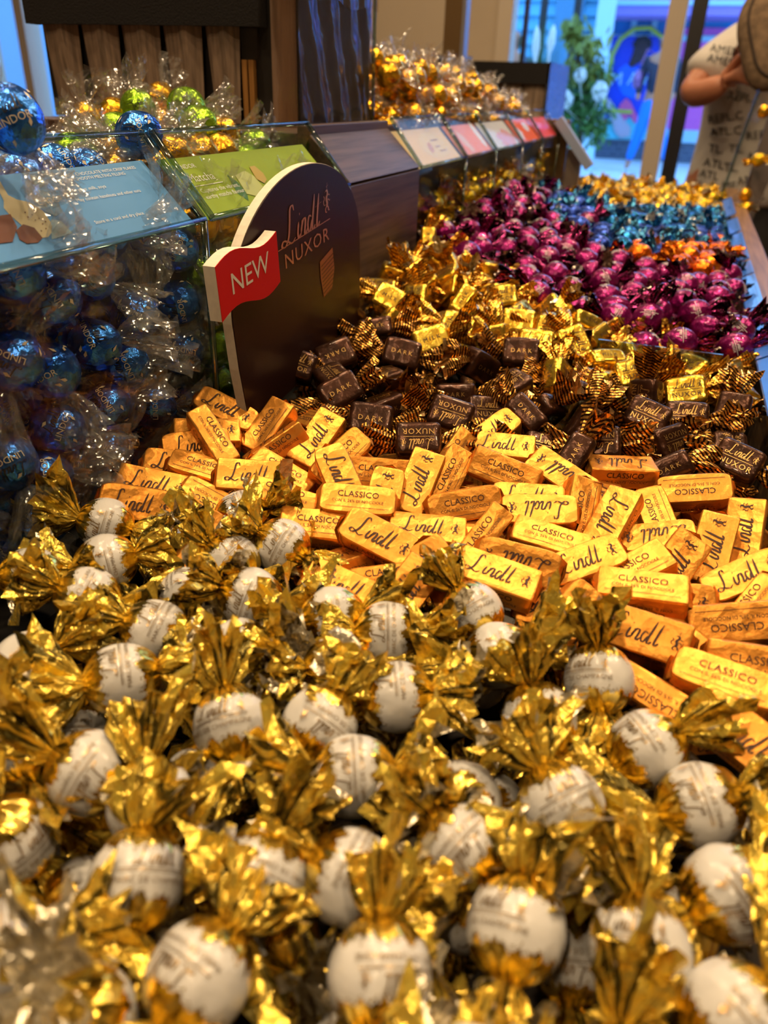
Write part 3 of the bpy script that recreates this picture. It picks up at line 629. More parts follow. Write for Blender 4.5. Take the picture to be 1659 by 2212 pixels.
struct(MB().box((WX, RY1-.02, .05), (WX+.07, RY1+.1, 2.5)).box((-.215, RY1-.03, .02), (-.135, RY1+.1, 2.5)).box((1.30, RY1-.03, .02), (1.36, RY1+.1, 2.5)).box((WX, RY1-.02, 0), (RX1, RY1+.1, .08)), 'window_1', M['frame'])
struct(MB().box((-.115, RY1-.06, 0), (-.05, RY1-.03, 2.5)), 'trim_1', M['blackframe'])
struct(MB().box((-.865, RY1-.02, .05), (-.845, RY1+.02, 2.5)), 'trim_2', M['blackframe'])
struct(MB().box((WX, RY1+.04, .05), (RX1, RY1+.046, 2.5)), 'window_2', M['glass'])
struct(MB().box((-4.15, RY1+.04, .0), (-3.55, RY1+.046, CEIL)), 'window_3', M['glass'])
struct(MB().box((-3.87, RY1-.03, 0), (-3.81, RY1+.1, CEIL)), 'trim_3', M['frame'])
# ------------------------------------------------------------------ outside
pave = simple('pale_paving', (.62, .66, .66), .8, noise=.12, nscale=3)
clap = simple('blue_clapboard', (.13, .48, .72), .7, noise=.1, nscale=3); claptrim = simple('pale_blue_trim', (.45, .68, .80), .6)
pinkm = simple('pink_panel', (.85, .12, .50), .5); purplem = simple('lilac_awning', (.36, .22, .62), .7); bluem = simple('poster_blue', (.01, .05, .62), .5); brickm, bnt, bb = mat('grey_brick')
bt = N(bnt, 'ShaderNodeTexBrick', i_Scale=3.2); bt.inputs['Color1'].default_value = (.07, .08, .12, 1); bt.inputs['Color2'].default_value = (.10, .11, .16, 1); bt.inputs['Mortar'].default_value = (.16, .18, .24, 1)
tcb = N(bnt, 'ShaderNodeTexCoord'); mpb = N(bnt, 'ShaderNodeMapping'); mpb.inputs['Rotation'].default_value = (PI/2, 0, 0); L(bnt, tcb.outputs['Object'], mpb.inputs[0]); L(bnt, mpb.outputs[0], bt.inputs['Vector']); L(bnt, bt.outputs[0], bb.inputs['Base Color'])
struct(MB().box((-16, RY1+.15, .1), (12, 24, .2)), 'street_paving', pave)
YB = 15.
def P2(px, py, y=YB): p = at(px, py, 1, y); return p
tag(MB().box((-26, 13, .1), (-9, 13.4, 7)).build('street_facade', simple('periwinkle_render', (.20, .30, .42), .8)), 'plain periwinkle building seen past the left window', 'building')
shop = empty('street_shop', (0, YB, .2)); tag(shop, 'pink and blue shop front with lilac awning across the street', 'building')
zb0 = P2(1400, 300)[2]; zb1 = P2(1400, 318)[2]
xl = P2(1262, 200)[0]
MB().box((xl-.1, YB, .2), (6, YB+.4, zb0-.02)).build('brick_plinth', brickm, shop)
MB().box((xl-.1, YB-.05, zb0-.03), (6, YB+.4, zb0+.16)).build('sill', claptrim, shop)
MB().box((xl, YB+.05, zb0+.15), (6, YB+.4, 3.2)).build('blue_wall', simple('street_blue_wall', (.03, .30, .70), .6), shop)
pa = P2(1432, 300); pb = P2(1300, 300)
MB().box((pa[0], YB-.01, zb0+.15), (P2(1540, 200)[0], YB+.06, P2(1480, 60)[2])).build('pink_panel', pinkm, shop)
mbx = MB(); zz = P2(1350, 75)[2]
for px in (1320, 1368, 1413, 1460): x = P2(px, 60)[0]; mbx.box((x-.04, YB-.03, zz), (x+.04, YB+.02, zz+.45))
mbx.box((xl, YB-.04, zz-.08), (pa[0]+1.6, YB+.02, zz)); mbx.box((xl-.06, YB-.04, zb0+.1), (xl+.04, YB+.02, zz+.45)); mbx.build('window_frame', claptrim, shop)
za = P2(1350, 45)[2]; zt = P2(1350, 22)[2]
MB().prism([(P2(1285, 30)[0], YB-1.0, za), (P2(1285, 30)[0], YB-1.0, zt), (P2(1285, 30)[0], YB, zt+.7), (P2(1285, 30)[0], YB, za)], (4.6, 0, 0)).build('awning', purplem, shop)
tag(MB().box((P2(1290, 40)[0], YB-1.03, zt-.02), (P2(1285, 30)[0]+4.6, YB-1.0, zt+.04)).build('awning_edge', claptrim, shop))
# poster in the shop window
post = empty('window_poster', (0, YB-.06, 1)); tag(post, 'blue poster of a dark-haired figure in a blue top inside a yellow outline', 'poster')
def flat(name, pts, mt, lay=0, par=post): 
    y = YB-.08-lay*.012; return MB().prism([at(a, b, 1, y) for a, b in pts], (0, .01, 0)).build(name, mt, par)
flat('poster_sheet', [(1316, 78), (1470, 78), (1430, 300), (1262, 300)], bluem)
flat('teal_floor', [(1275, 260), (1440, 250), (1430, 300), (1262, 300)], simple('poster_teal', (.12, .55, .62), .5), 1)
ol = [(1300, 238)]+[(1315, 170), (1322, 120), (1340, 85), (1370, 62), (1405, 60), (1430, 80), (1440, 110)]
mbx = MB(); yy = YB-.12
mbx.tube([at(a, b, 1, yy) for a, b in ol], .035, 6); mbx.tube([at(a, b, 1, yy) for a, b in [(1300, 238), (1365, 242)]], .03, 6); mbx.build('yellow_outline', simple('poster_yellow', (.55, .55, .05), .5), post)
sk = simple('poster_dark_skin', (.045, .018, .02), .5); hair = simple('poster_hair', (.015, .01, .012), .6)
flat('head', [(1372, 92), (1385, 84), (1400, 90), (1404, 104), (1396, 122), (1384, 134), (1372, 140), (1364, 148), (1358, 140), (1366, 118)], sk, 2)
flat('hair', [(1366, 96), (1376, 80), (1395, 76), (1408, 86), (1408, 104), (1402, 100), (1396, 90), (1380, 90), (1370, 104)], hair, 3)
flat('blue_top', [(1335, 150), (1352, 138), (1375, 146), (1392, 160), (1388, 195), (1368, 214), (1345, 205), (1330, 175)], simple('poster_royal_blue', (.01, .14, .85), .5), 2)
mbx = MB(); put(mbx, [text2d('M A R', .26)], frame_map(at(1362, 183, 1, YB-.13), (1, 0, .05), (0, 0, 1)), 0); mbx.build('poster_letters', claptrim, post)
pk = simple('poster_pink', (.85, .10, .30), .5)
flat('pink_shape', [(1325, 262), (1340, 225), (1352, 212), (1362, 220), (1374, 245), (1380, 262), (1370, 266), (1360, 248), (1350, 262), (1342, 250), (1334, 266)], pk, 3)
flat('pale_hand', [(1305, 215), (1316, 212), (1335, 240), (1350, 262), (1362, 275), (1360, 294), (1340, 298), (1328, 285), (1322, 260)], simple('poster_pale', (.55, .42, .48), .5), 4)
flat('red_shape', [(1284, 280), (1296, 258), (1314, 255), (1312, 264)], simple('poster_red', (.55, .04, .05), .5), 3)
# blue clapboard building to the left
cl = empty('clapboard_house', (-6, 12.5, .2)); tag(cl, 'bright blue clapboard building front outside the window', 'building')
mbx = MB(); x0, x1 = at(1010, 100, 1, 12.5)[0], at(1300, 100, 1, 12.5)[0]
for i in range(26): z = .2+i*.17; mbx.prism([(x0-3, 12.5, z), (x0-3, 12.44, z), (x0-3, 12.5, z+.17)], (x1-x0+3, 0, 0))
mbx.box((x0-3, 12.5, .2), (x1, 12.9, 4.6)); mbx.build('clapboards', clap, cl)
MB().box((at(1222, 100, 1, 12.4)[0]-.18, 12.3, .2), (at(1222, 100, 1, 12.4)[0]+.18, 12.5, 4.6)).build('corner_board', simple('slate_blue_board', (.06, .22, .38), .6), cl)
MB().box((x1-.1, 12.3, .2), (x1+.12, 12.5, 4.6)).build('corner_board', claptrim, cl)
for px, nm in ((1171, 0), (1243, 1)):
    x = at(px, 60, 1, 10.5)[0]; tag(MB().tube([(x, 10.5, .2), (x, 10.5, 4.5)], .045, 10).build('street_post', M['blackframe'], smooth=True), ['slim black pole outside, left of the leafy plant', 'slim black pole rising behind the leafy plant'][nm], 'pole')
# plant with white flowers
def leaves(mb, c, rad, n, size, droop=0, mi=0):
    for _ in range(n):
        p = np.array(c)+rng.normal(size=3)*rad*.5; a = unit(rng.normal(size=3)+[0, 0, -droop]); b = unit(np.cross(a, rng.normal(size=3))); s = size*rng.uniform(.6, 1.3)
        mb.add([p, p+a*s*.5+b*s*.16, p+a*s, p+a*s*.5-b*s*.16], [(0, 1, 2, 3)], mi)
YP = 7.0; pl = empty('potted_shrub', tuple(at(1270, 330, 1, YP)*[1, 1, 0]+[0, 0, .2])); tag(pl, 'leafy green shrub with drooping sprays outside the window', 'plant')
leafm = simple('shrub_leaf', (.07, .22, .03), .5, noise=.4, nscale=5); leafy = simple('spray_leaf', (.25, .30, .03), .5, noise=.3, nscale=5)
mbx = MB(); base = at(1262, 300, 1, YP)
mbx.tube([(base[0], YP, .2), tuple(at(1262, 200, 1, YP)), tuple(at(1248, 120, 1, YP)), tuple(at(1240, 50, 1, YP))], [.03, .02, .014, .008], 8); mbx.build('stem', M['woodz'], pl)
mbx = MB()
for px, py, r, n in [(1250, 255, .17, 420), (1280, 250, .13, 240), (1235, 215, .12, 180), (1265, 215, .12, 180), (1262, 180, .09, 110), (1300, 165, .07, 60), (1290, 285, .08, 120)]: leaves(mbx, at(px, py, 1, YP), r, n, .075)
mbx.build('foliage', leafm, pl)
mbx = MB()
for px, py, r, n in [(1240, 60, .07, 60), (1258, 85, .10, 90), (1275, 105, .10, 90), (1255, 150, .10, 80), (1225, 50, .05, 30), (1285, 155, .09, 60)]: leaves(mbx, at(px, py, 1, YP), r, n, .10, 1.4)
mbx.build('hanging_sprays', leafy, pl)
whitem = simple('white_petal', (.8, .85, .82), .7)
for px, py, nm in [(1222, 215, 'white flower head low on the left of the shrub'), (1296, 197, 'white flower head on the right side of the shrub'), (1254, 163, 'smaller white flower head near the middle of the shrub')]:
    c = at(px, py, 1, YP-.2); mbx = MB(); rr = .055 if 'smaller' not in nm else .04
    for _ in range(70):
        d = unit(rng.normal(size=3)); e = unit(np.cross(d, rng.normal(size=3))); f = np.cross(d, e); q = c+d*rr*[1, 1, 1.15]; mbx.add([q-e*.02, q+f*.02+d*.004, q+e*.02, q-f*.02+d*.004], [(0, 1, 2, 3)])
    mbx.tube([c+[0, 0, -rr], at(1262, 270, 1, YP)], .004, 5); fo = mbx.build('flower_head', whitem, pl); fo['label'] = nm
gm = simple('pampas', (.75, .78, .72), .9)
pg = empty('plume_grass', tuple(at(1165, 150, 1, 6.6)*[1, 1, 0]+[0, 0, .2])); tag(pg, 'thin green grass clump with two white feathery plumes outside the window', 'plant')
for i, (px, py, l) in enumerate([(1158, 80, 55), (1188, 78, 40)]):
    a = at(px-2, py+l, 1, 6.6); b = at(px+3+i*6, py-25, 1, 6.6); mbx = MB(); mbx.tube([[a[0], a[1], .2], a, a*.6+b*.4, a*.2+b*.8, b], [.003, .01, .03, .022, .003], 8); mbx.build('plume', gm, pg, smooth=True)
mbx = MB()
for _ in range(90):
    b = at(1165+rng.uniform(-25, 25), 150, 1, 6.6); t = b+[rng.uniform(-.12, .12), 0, rng.uniform(.15, .4)]; c_ = [b[0]*.3+pg.location[0]*.7, 6.6, .2]; mbx.add([[c_[0]-.006, 6.6, .2], [c_[0]+.006, 6.6, .2], t], [(0, 1, 2)])
mbx.build('grass_blades', leafm, pg)
# ------------------------------------------------------------------ people
def skin(name, chains, mt, parent=None, sub=2, smooth=True):
    """chains: list of [(co, r), ...]; a chain may start with an index of an earlier vertex"""
    V = []; E = []; R = []
    for ch in chains:
        prev = None
        for it in ch:
            if isinstance(it, int): prev = it; continue
            V.append(tuple(it[0])); R.append(it[1]); i = len(V)-1
            if prev is not None: E.append((prev, i))
            prev = i
    me = bpy.data.meshes.new(name); me.from_pydata(V, E, []); o = bpy.data.objects.new(name, me); COL.objects.link(o)
    sm = o.modifiers.new('s', 'SKIN'); sm.use_smooth_shade = True
    for i, r in enumerate(R):
        rr = r if hasattr(r, '__len__') else (r, r); me.skin_vertices[0].data[i].radius = rr
    me.skin_vertices[0].data[0].use_root = True
    ss = o.modifiers.new('u', 'SUBSURF'); ss.levels = ss.render_levels = sub
    dg = bpy.context.evaluated_depsgraph_get(); nm = bpy.data.meshes.new_from_object(o.evaluated_get(dg)); nm.name = name
    o.modifiers.clear(); o.data = nm; nm.materials.clear(); nm.materials.append(mt)
    if parent: o.parent = parent; o.matrix_parent_inverse = Matrix.Translation(-Vector(parent.location))
    return o
skinm = simple('skin', (.50, .20, .11), .5, noise=.12, nscale=20); skinm.node_tree.nodes['Principled BSDF'].inputs['Subsurface Weight'].default_value = .08
shirtm = simple('cream_ribbed_cotton', (.60, .56, .52), .85, bump=.6, nscale=500); blackc = simple('black_trousers', (.012, .011, .012), .8); hairm = simple('dark_hair', (.02, .012, .008), .6)
D = 2.15
def q(px, py, d=D): return dep(px, py, d)
SH = q(1592, 85); EL = q(1487, 208); HD = q(1588, 168, 2.02); NK = q(1668, 45, 2.2); HIP = q(1600, 520, 2.2)
pr = empty('person', (NK[0], NK[1], 0)); tag(pr, 'person in cream lettered T-shirt and black trousers holding a fuzzy cap', 'person')
cx, cy = NK[0]-.01, NK[1]; nz_ = NK[2]
SR = np.array([cx+.30, cy+.06, SH[2]]); ER = SR+[.06, -.06, -.27]; HR = q(1720, 190, 1.95)
hipz = .80; LH = np.array([cx-.085, cy, hipz-.03]); RH = np.array([cx+.085, cy, hipz-.03])
pelv = np.array([cx, cy, hipz])
fing = []
body_ch = [
 [(pelv, (.14, .11)), (np.array([cx, cy, hipz+.18]), (.125, .10)), (np.array([cx, cy, hipz+.36]), (.14, .11)), (np.array([cx, cy, nz_-.12]), (.14, .10)), (np.array([cx, cy, nz_-.03]), (.055, .055)), (np.array([cx-.01, cy-.02, nz_+.05]), (.052, .052)), (np.array([cx-.03, cy-.04, nz_+.11]), (.075, .085)), (np.array([cx-.02, cy-.03, nz_+.19]), (.082, .095)), (np.array([cx, cy-.02, nz_+.25]), (.05, .06))],
 [3, (SH+[.03, 0, -.03], .055), ((SH+EL)/2, .047), (EL, (.042, .042)), ((EL+HD)/2+[0, 0, -.01], .037), (EL*.15+HD*.85, .026)],
 [3, (SR, .055), ((SR+ER)/2, .045), (ER, .040), ((ER+HR)/2, .033), (HR, .024)],
 [0, (LH, .085), (LH+[-.01, -.02, -.36], .06), (LH+[0, 0, -.68], .035), (LH+[0, -.08, -.725], .03)],
 [0, (RH, .085), (RH+[.01, -.02, -.36], .06), (RH+[0, 0, -.68], .035), (RH+[0, -.08, -.725], .03)]]
bod = skin('body', body_ch, skinm, pr)
# left hand: palm and five fingers closed on the edge of the cap
W = EL*.12+HD*.88; dx = unit(HD-EL); upv = unit(np.cross(np.cross(dx, [0, 0, 1.]), dx)); tv = unit(EYE-HD)
def handmesh(W, dx, upv, tv):
    ch = [[(W-dx*.02, (.024, .018)), (W+dx*.03, (.036, .016)), (W+dx*.058, (.038, .014))]]
    for i, (off, ln, r) in enumerate([(.030, .062, .0088), (.010, .070, .0092), (-.010, .065, .009), (-.029, .052, .008)]):
        b = W+dx*.058+upv*off; ch.append([2, (b+dx*.008+tv*.004, r*1.1), (b+dx*ln*.42+tv*.014, r), (b+dx*ln*.62+tv*.002-upv*.002, r*.95), (b+dx*ln*.55-tv*.016-upv*.004, r*.85)])
    ch.append([0, (W+dx*.012+upv*.03+tv*.012, .012), (W+dx*.035+upv*.045+tv*.022, .0105), (W+dx*.058+upv*.04+tv*.03, .009)])
    return skin('hand', ch, skinm, bod, 2)
def child(o, p):  # keep world placing under a parent that has none of its own
    o.parent = p; o.matrix_parent_inverse = Matrix.Identity(4)
h1 = handmesh(W, dx, upv, tv); h1.matrix_parent_inverse = Matrix.Identity(4)
dx2 = unit(HR-ER); h2 = handmesh(HR, dx2, unit(np.cross(np.cross(dx2, [0, 0, 1.]), dx2)), unit(EYE-HR)); h2.matrix_parent_inverse = Matrix.Identity(4)
# face
hc = np.array([cx-.025, cy-.035, nz_+.17]); fd = unit([-.25, -1, -.2]); sd = unit(np.cross(fd, [0, 0, 1.])); ud = np.cross(sd, fd)
mbx = MB()
for s in (-1, 1):
    c = hc+fd*.088+sd*.03*s+ud*.005; mbx.tube([c-sd*.012, c, c+sd*.012], [.002, .006, .002], 8, 0)
fe = mbx.build('eyes', M['blackframe'], bod); fe.matrix_parent_inverse = Matrix.Identity(4)
mbx = MB(); mbx.tube([hc+fd*.088+ud*.01, hc+fd*.108-ud*.022, hc+fd*.09-ud*.032], [.006, .012, .004], 8); 
for s in (-1, 1): c = hc+sd*.082*s; mbx.tube([c+ud*.025, c+ud*.01+sd*.008*s, c-ud*.02], [.006, .012, .005], 8)
ne = mbx.build('nose_and_ears', skinm, bod, smooth=True); ne.matrix_parent_inverse = Matrix.Identity(4)
mbx = MB(); mbx.tube([hc+fd*.085-ud*.055-sd*.022, hc+fd*.092-ud*.056, hc+fd*.085-ud*.055+sd*.022], [.002, .006, .002], 8); mo = mbx.build('mouth', simple('lip', (.35, .09, .07), .5), bod, smooth=True); mo.matrix_parent_inverse = Matrix.Identity(4)
skin('hair', [[(hc-fd*.03+ud*.05, .10), (hc-fd*.05, .095), (hc-fd*.06-ud*.07, .06)]], hairm, pr)
# shirt: torso and short sleeves
top = skin('t_shirt', [[(np.array([cx+.01, cy, .83]), (.175, .13)), (np.array([cx+.01, cy, .86]), (.165, .13)), (np.array([cx+.01, cy, 1.0]), (.145, .12)), (np.array([cx+.01, cy, 1.13]), (.150, .12)), (np.array([cx, cy, nz_-.11]), (.165, .12)), (np.array([cx, cy, nz_-.045]), (.07, .07))],
   [4, (SH+[.02, 0, -.02], .075), (SH*.45+EL*.55, .073), (SH*.22+EL*.78, .070)], [4, (SR+[-.02, 0, 0], .075), (SR*.4+ER*.6, .07), (SR*.25+ER*.75, .068)]], shirtm, pr)
skin('trousers', [[(pelv+[0, 0, .14], (.150, .115)), (pelv, (.17, .125)), (pelv-[0, 0, .05], (.16, .12))], [2, (LH-[.01, 0, .05], .10), (LH+[-.01, -.02, -.36], .085), (LH+[0, 0, -.66], .075)], [2, (RH+[.01, 0, -.05], .10), (RH+[.01, -.02, -.36], .085), (RH+[0, 0, -.66], .075)]], blackc, pr)
for s, hh in ((0, LH), (1, RH)): skin('shoe', [[(hh+[0, .04, -.715], (.04, .035)), (hh+[0, -.05, -.725], (.045, .03)), (hh+[0, -.15, -.735], (.04, .02))]], M['blackframe'], pr, 1)
bpy.context.view_layer.update()
bv = BVHTree.FromObject(top, bpy.context.evaluated_depsgraph_get()); mwi = top.matrix_world.inverted()
mbx = MB()
def oncloth(s, px, py, size, ang):
    v, f = text2d(s, 1.); c, sn = math.cos(math.radians(ang)), math.sin(math.radians(ang)); out = []
    for a, b in v:
        X_, Y_ = a*size, b*size; u, w_ = px+X_*c+Y_*sn*1., py-(-X_*sn+Y_*c)
        u = px+X_*c-Y_*sn; w_ = py-(X_*sn+Y_*c)
        d = Vector(unit(ray(u, w_))); hit = bv.ray_cast(mwi@Vector(EYE), (mwi.to_3x3()@d).normalized())
        if hit[0] is None: return
        out.append(tuple(top.matrix_world@(hit[0])-d*.003))
    mbx.add(out, f)
for (s, px, py, sz, an) in [('AME', 1565, 92, 24, 0), ('AMER', 1563, 115, 24, -10), ('AMER', 1556, 138, 24, -14), ('REPL.', 1600, 218, 26, -6), ('REPL.C', 1568, 262, 26, 8), ('ATL.C', 1568, 292, 26, 4), ('TL.', 1545, 330, 26, -8), ('ATL', 1540, 362, 26, -12), ('ATL', 1530, 385, 24, -12), ('TL.', 1510, 407, 24, -8), ('AMERE', 1632, 395, 26, 8), ('ERE', 1632, 432, 26, 6), ('REPL', 1640, 300, 26, 6), ('ATL.', 1640, 345, 26, 6), ('TL.', 1590, 330, 26, -4), ('TL.', 1580, 370, 26, -4), ('ME', 1575, 410, 26, 0)]:
    oncloth(s, px, py, sz, an)
if mbx.n:
    lt = mbx.build('printed_letters', M['black'], top); lt.matrix_parent_inverse = top.matrix_world.inverted()
# fuzzy cap held in the hand
capm = simple('grey_brown_fleece', (.20, .13, .075), .95, noise=.45, nscale=60, bump=1.0)
cc = q(1680, 66, 1.9); mbx = MB(); xr = CX; ur = unit(CY); fr_ = unit(np.cross(xr, ur)); n1, n2 = 26, 40; V = []
for i in range(n1):
    th = PI*i/(n1-1)
    for j in range(n2):
        ph = 2*PI*j/n2; a = .100*math.sin(th)*math.cos(ph); b = .142*math.sin(th)*math.sin(ph); c_ = .055*math.cos(th)*(1+.0)
        g = 1+.05*math.sin(3*ph+1)+.03*math.sin(5*ph); V.append(cc+xr*a*g+ur*(b*g+.25*a)+fr_*c_)
mbx.add(V, [(i*n2+j, i*n2+(j+1) % n2, (i+1)*n2+(j+1) % n2, (i+1)*n2+j) for i in range(n1-1) for j in range(n2)])
cap = mbx.build('fuzzy_cap', capm, smooth=True); tag(cap, 'grey-brown fuzzy cap with a dark edge seam, held in the hand of the person', 'cap')
seam = []
for j in range(n2+1):
    ph = 2*PI*j/n2; a = .100*math.sin(1.95)*math.cos(ph)*1.0; b = .142*math.sin(1.95)*math.sin(ph); g = 1+.05*math.sin(3*ph+1)+.03*math.sin(5*ph); seam.append(cc+xr*a*g*.93+ur*(b*g*.93+.25*a)-fr_*(-.055*math.cos(1.95))*-1)
mbx = MB(); ss = [cc+(np.array(p_)-cc) for p_ in seam]
ss = []
for j in range(n2+1):
    ph = 2*PI*j/n2; th = 1.05; g = 1+.05*math.sin(3*ph+1)+.03*math.sin(5*ph); s_ = -1 if (fr_@unit(EYE-cc)) < 0 else 1
    ss.append(cc+xr*.1*math.sin(th)*math.cos(ph)*g+ur*(.142*math.sin(th)*math.sin(ph)*g+.25*.1*math.sin(th)*math.cos(ph))+fr_*s_*.056*math.cos(th))
mbx.tube(ss, .0035, 6, caps=False); mbx.build('edge_seam', simple('dark_seam', (.03, .018, .012), .9), cap)
# pedestrian in blue jeans and silhouette outside
def walker(loc, h, label, top_m, leg_m, bag=None, face=0):
    e = empty('person', loc); tag(e, label, 'person'); x, y, z = loc; k = h/1.65
    def v(a, b, c): return np.array([x+a*k, y+b*k, z+c*k])
    b = skin('body', [[(v(0,0,.9), (.14*k,.10*k)), (v(0,0,1.1), (.12*k,.09*k)), (v(0,0,1.34), (.15*k,.09*k)), (v(0,0,1.42), .05*k), (v(0,0,1.47), .05*k), (v(0,0,1.54), (.075*k,.09*k)), (v(0,0,1.61), (.06*k,.07*k))],
      [2, (v(-.18,0,1.32), .05*k), (v(-.24,.02,1.08), .04*k), (v(-.22,-.08,.86), .03*k)], [2, (v(.18,0,1.32), .05*k), (v(.24,.02,1.08), .04*k), (v(.2,-.10,.88), .03*k)],
      [0, (v(-.09,0,.82), .08*k), (v(-.14,.02,.46), .055*k), (v(-.22,.06,.1), .035*k), (v(-.22,-.05,.04), .03*k)], [0, (v(.09,0,.82), .08*k), (v(.16,-.06,.46), .055*k), (v(.30,.04,.1), .035*k), (v(.32,-.06,.05), .03*k)]], skinm, e, 1)
    skin('jacket', [[(v(0,0,.88), (.17*k,.13*k)), (v(0,0,1.1), (.15*k,.12*k)), (v(0,0,1.34), (.18*k,.12*k)), (v(0,0,1.41), .07*k)], [2, (v(-.18,0,1.32), .07*k), (v(-.24,.02,1.08), .058*k), (v(-.22,-.06,.92), .045*k)], [2, (v(.18,0,1.32), .07*k), (v(.24,.02,1.08), .058*k), (v(.21,-.07,.94), .045*k)]], top_m, e, 1)
    skin('trousers', [[(v(0,0,.93), (.165*k,.125*k)), (v(0,0,.84), (.16*k,.12*k))], [1, (v(-.09,0,.74), .10*k), (v(-.14,.02,.46), .075*k), (v(-.22,.06,.12), .055*k)], [1, (v(.09,0,.74), .10*k), (v(.16,-.06,.46), .075*k), (v(.30,.04,.12), .055*k)]], leg_m, e, 1)
    skin('hair', [[(v(0,.02,1.60), .095*k), (v(0,.04,1.50), .09*k), (v(0,.05,1.40), .05*k)]], hairm, e, 1)
    for s, (a, b_) in ((0, (-.22, .06)), (1, (.30, .04))): skin('shoe', [[(v(a, b_+.03, .04), .045*k), (v(a, b_-.1, .03), .04*k)]], whitem, e, 1)
    if bag:
        g = skin('shoulder_bag', [[(v(-.26,-.1,.98), (.10*k,.06*k)), (v(-.27,-.1,1.10), (.13*k,.07*k)), (v(-.25,-.1,1.22), (.09*k,.05*k))]], bag, None, 2); tag(g, 'mauve shimmering shoulder bag on the woman outside', 'bag')
        MB().tube([v(-.25,-.1,1.26), v(-.20,-.06,1.44), v(-.12,.05,1.40), v(-.22,.03,1.2)], .012*k, 6).build('strap', bag, g)
    return e
fp = at(1388, 372, 2, .2); wy = fp[1]; s_ = (np.linalg.norm(fp-EYE))
walker((fp[0], fp[1], .2), 1.72, 'person walking outside in dark top, bright blue jeans and white shoes', simple('dark_jacket', (.02, .025, .05), .8), simple('blue_jeans', (.01, .20, .75), .8), simple('mauve_bag', (.30, .12, .32), .35, .3, noise=.5, nscale=30))
g2 = at(1112, 60, 1, 8.0); walker((g2[0], 8.0, .2), g2[2]+.02-.2, 'dim figure with bundled hair beyond the window, seen from behind', simple('slate_coat', (.05, .07, .12), .8), simple('slate_legs', (.04, .05, .08), .8))
# ------------------------------------------------------------------ left counter unit
XF = -.27; ZS = 1.047; ZT = 1.085; XT = -.308; XD = -.62
unitm = [M['wood'], M['woodx'], M['woodz'], M['dark']]
struct_ = MB().box((XD, .10, 0), (XF-.012, 1.90, .86))
tag(struct_.build('counter_base', M['dark']), 'dark counter base carrying the left hand bins', 'counter')
ub = empty('wood_divider', (XF, .76, .86)); tag(ub, 'grey-brown wood divider block with sloping top between the two bin groups', 'divider')
y0, y1 = .664, .861; g_ = .0012
MB().prism([(XF, y0, .86), (XF, y0, ZS-g_), (XF-.012, y0, ZS-g_), (XF-.012, y0, .86)], (0, y1-y0, 0)).build('front_board', M['wood'], ub, bevel=.0008)
MB().prism([(XF, y0, ZS+g_), (XT, y0, ZT-g_), (XT-.006, y0, ZT-g_-.01), (XF-.012, y0, ZS+g_-.006)], (0, y1-y0, 0)).build('sloping_board', M['wood'], ub, bevel=.0008)
MB().box((XT-.012, y0, ZT-.016), (XT, y1, ZT+.006)).build('top_edge', M['wood'], ub, bevel=.0008)
for yy in (y0, y1-.014): MB().prism([(XF-.012, yy, .86), (XF-.012, yy, ZS-.004), (XT-.012, yy, ZT-.018), (XT-.3, yy, ZT-.018), (XT-.3, yy, .86)], (0, .014, 0)).build('side_panel', M['woodx'], ub)
tag(MB().box((XD, .664, ZT-.012), (XT-.012, .93, ZT)).build('ledge_board', M['wood'], bevel=.001), 'dark wood ledge behind the lime green card', 'shelf')
tag(MB().box((XD-.02, .12, .86), (XT-.13, .66, 1.07)).build('bin_backing', M['woodx']), 'dark wood backing behind the left clear bins', 'panel')
tag(MB().box((XD-.02, .94, .86), (XT-.02, 1.86, 1.04)).build('bin_floor', M['binfloor']), 'dark raised floor under the far gold truffles', 'shelf')
def clear_bin(ya, yb, label, card=None, near=False):
    e = empty('clear_bin', (XF, ya, .9)); tag(e, label, 'bin'); t = .003
    f = MB().prism([(XF, ya, .868), (XF, ya, ZS), (XT, ya, ZT+.008), (XT-t, ya, ZT+.008), (XF-t, ya, ZS), (XF-t, ya, .868)], (0, yb-ya, 0)); f.build('front_panel', M['acrylic'], e)
    for yy in (ya, yb-t): MB().prism([(XF-t, yy, .868), (XF-t, yy, ZS), (XT-t, yy, ZT+.008), (XT-.12, yy, ZT-.01), (XT-.12, yy, .868)], (0, t, 0)).build('side_panel', M['acrylic'], e)
    ed = MB().tube([(XF, ya+.001, ZS), (XT, ya+.001, ZT+.008)], .0022, 6).tube([(XF, yb-.001, ZS), (XT, yb-.001, ZT+.008)], .0022, 6).tube([(XT, ya, ZT+.008), (XT, yb, ZT+.008)], .0018, 6).tube([(XF, ya, ZS), (XF, yb, ZS)], .0022, 6).tube([(XF, yb-.001, .87), (XF, yb-.001, ZS)], .0022, 6)
    ed.build('panel_edges', M['acredge'], e, smooth=True); return e
clear_bin(.13, .429, 'nearest clear bin with the sky blue card, full of blue truffles')
clear_bin(.437, .660, 'clear bin with the lime green card beside the wood divider')
SL = np.array([XT-XF, 0, ZT-ZS]); SLL = np.linalg.norm(SL); su = SL/SLL; sn_ = np.array([-su[2], 0, su[0]])*-1
if sn_[2] < 0: sn_ = -sn_
SLL = float(SLL)
def card(ya, yb, label, mt, v0=.10, v1=.93):
    e = empty('picture_card', (XF, ya, ZS)); tag(e, label, 'card')
    o = np.array([XF, ya, ZS])-sn_*.0042; a = o+su*SLL*v0; b = o+su*SLL*v1
    MB().prism([a, a+[0, yb-ya, 0], b+[0, yb-ya, 0], b], tuple(-sn_*.0006)).build('printed_sheet', mt, e)
    def mp(v, lay=1): return (o+sn_*(.0002*lay))+v[:, :1]*np.array([0, 1., 0])+v[:, 1:2]*su
    return e, mp
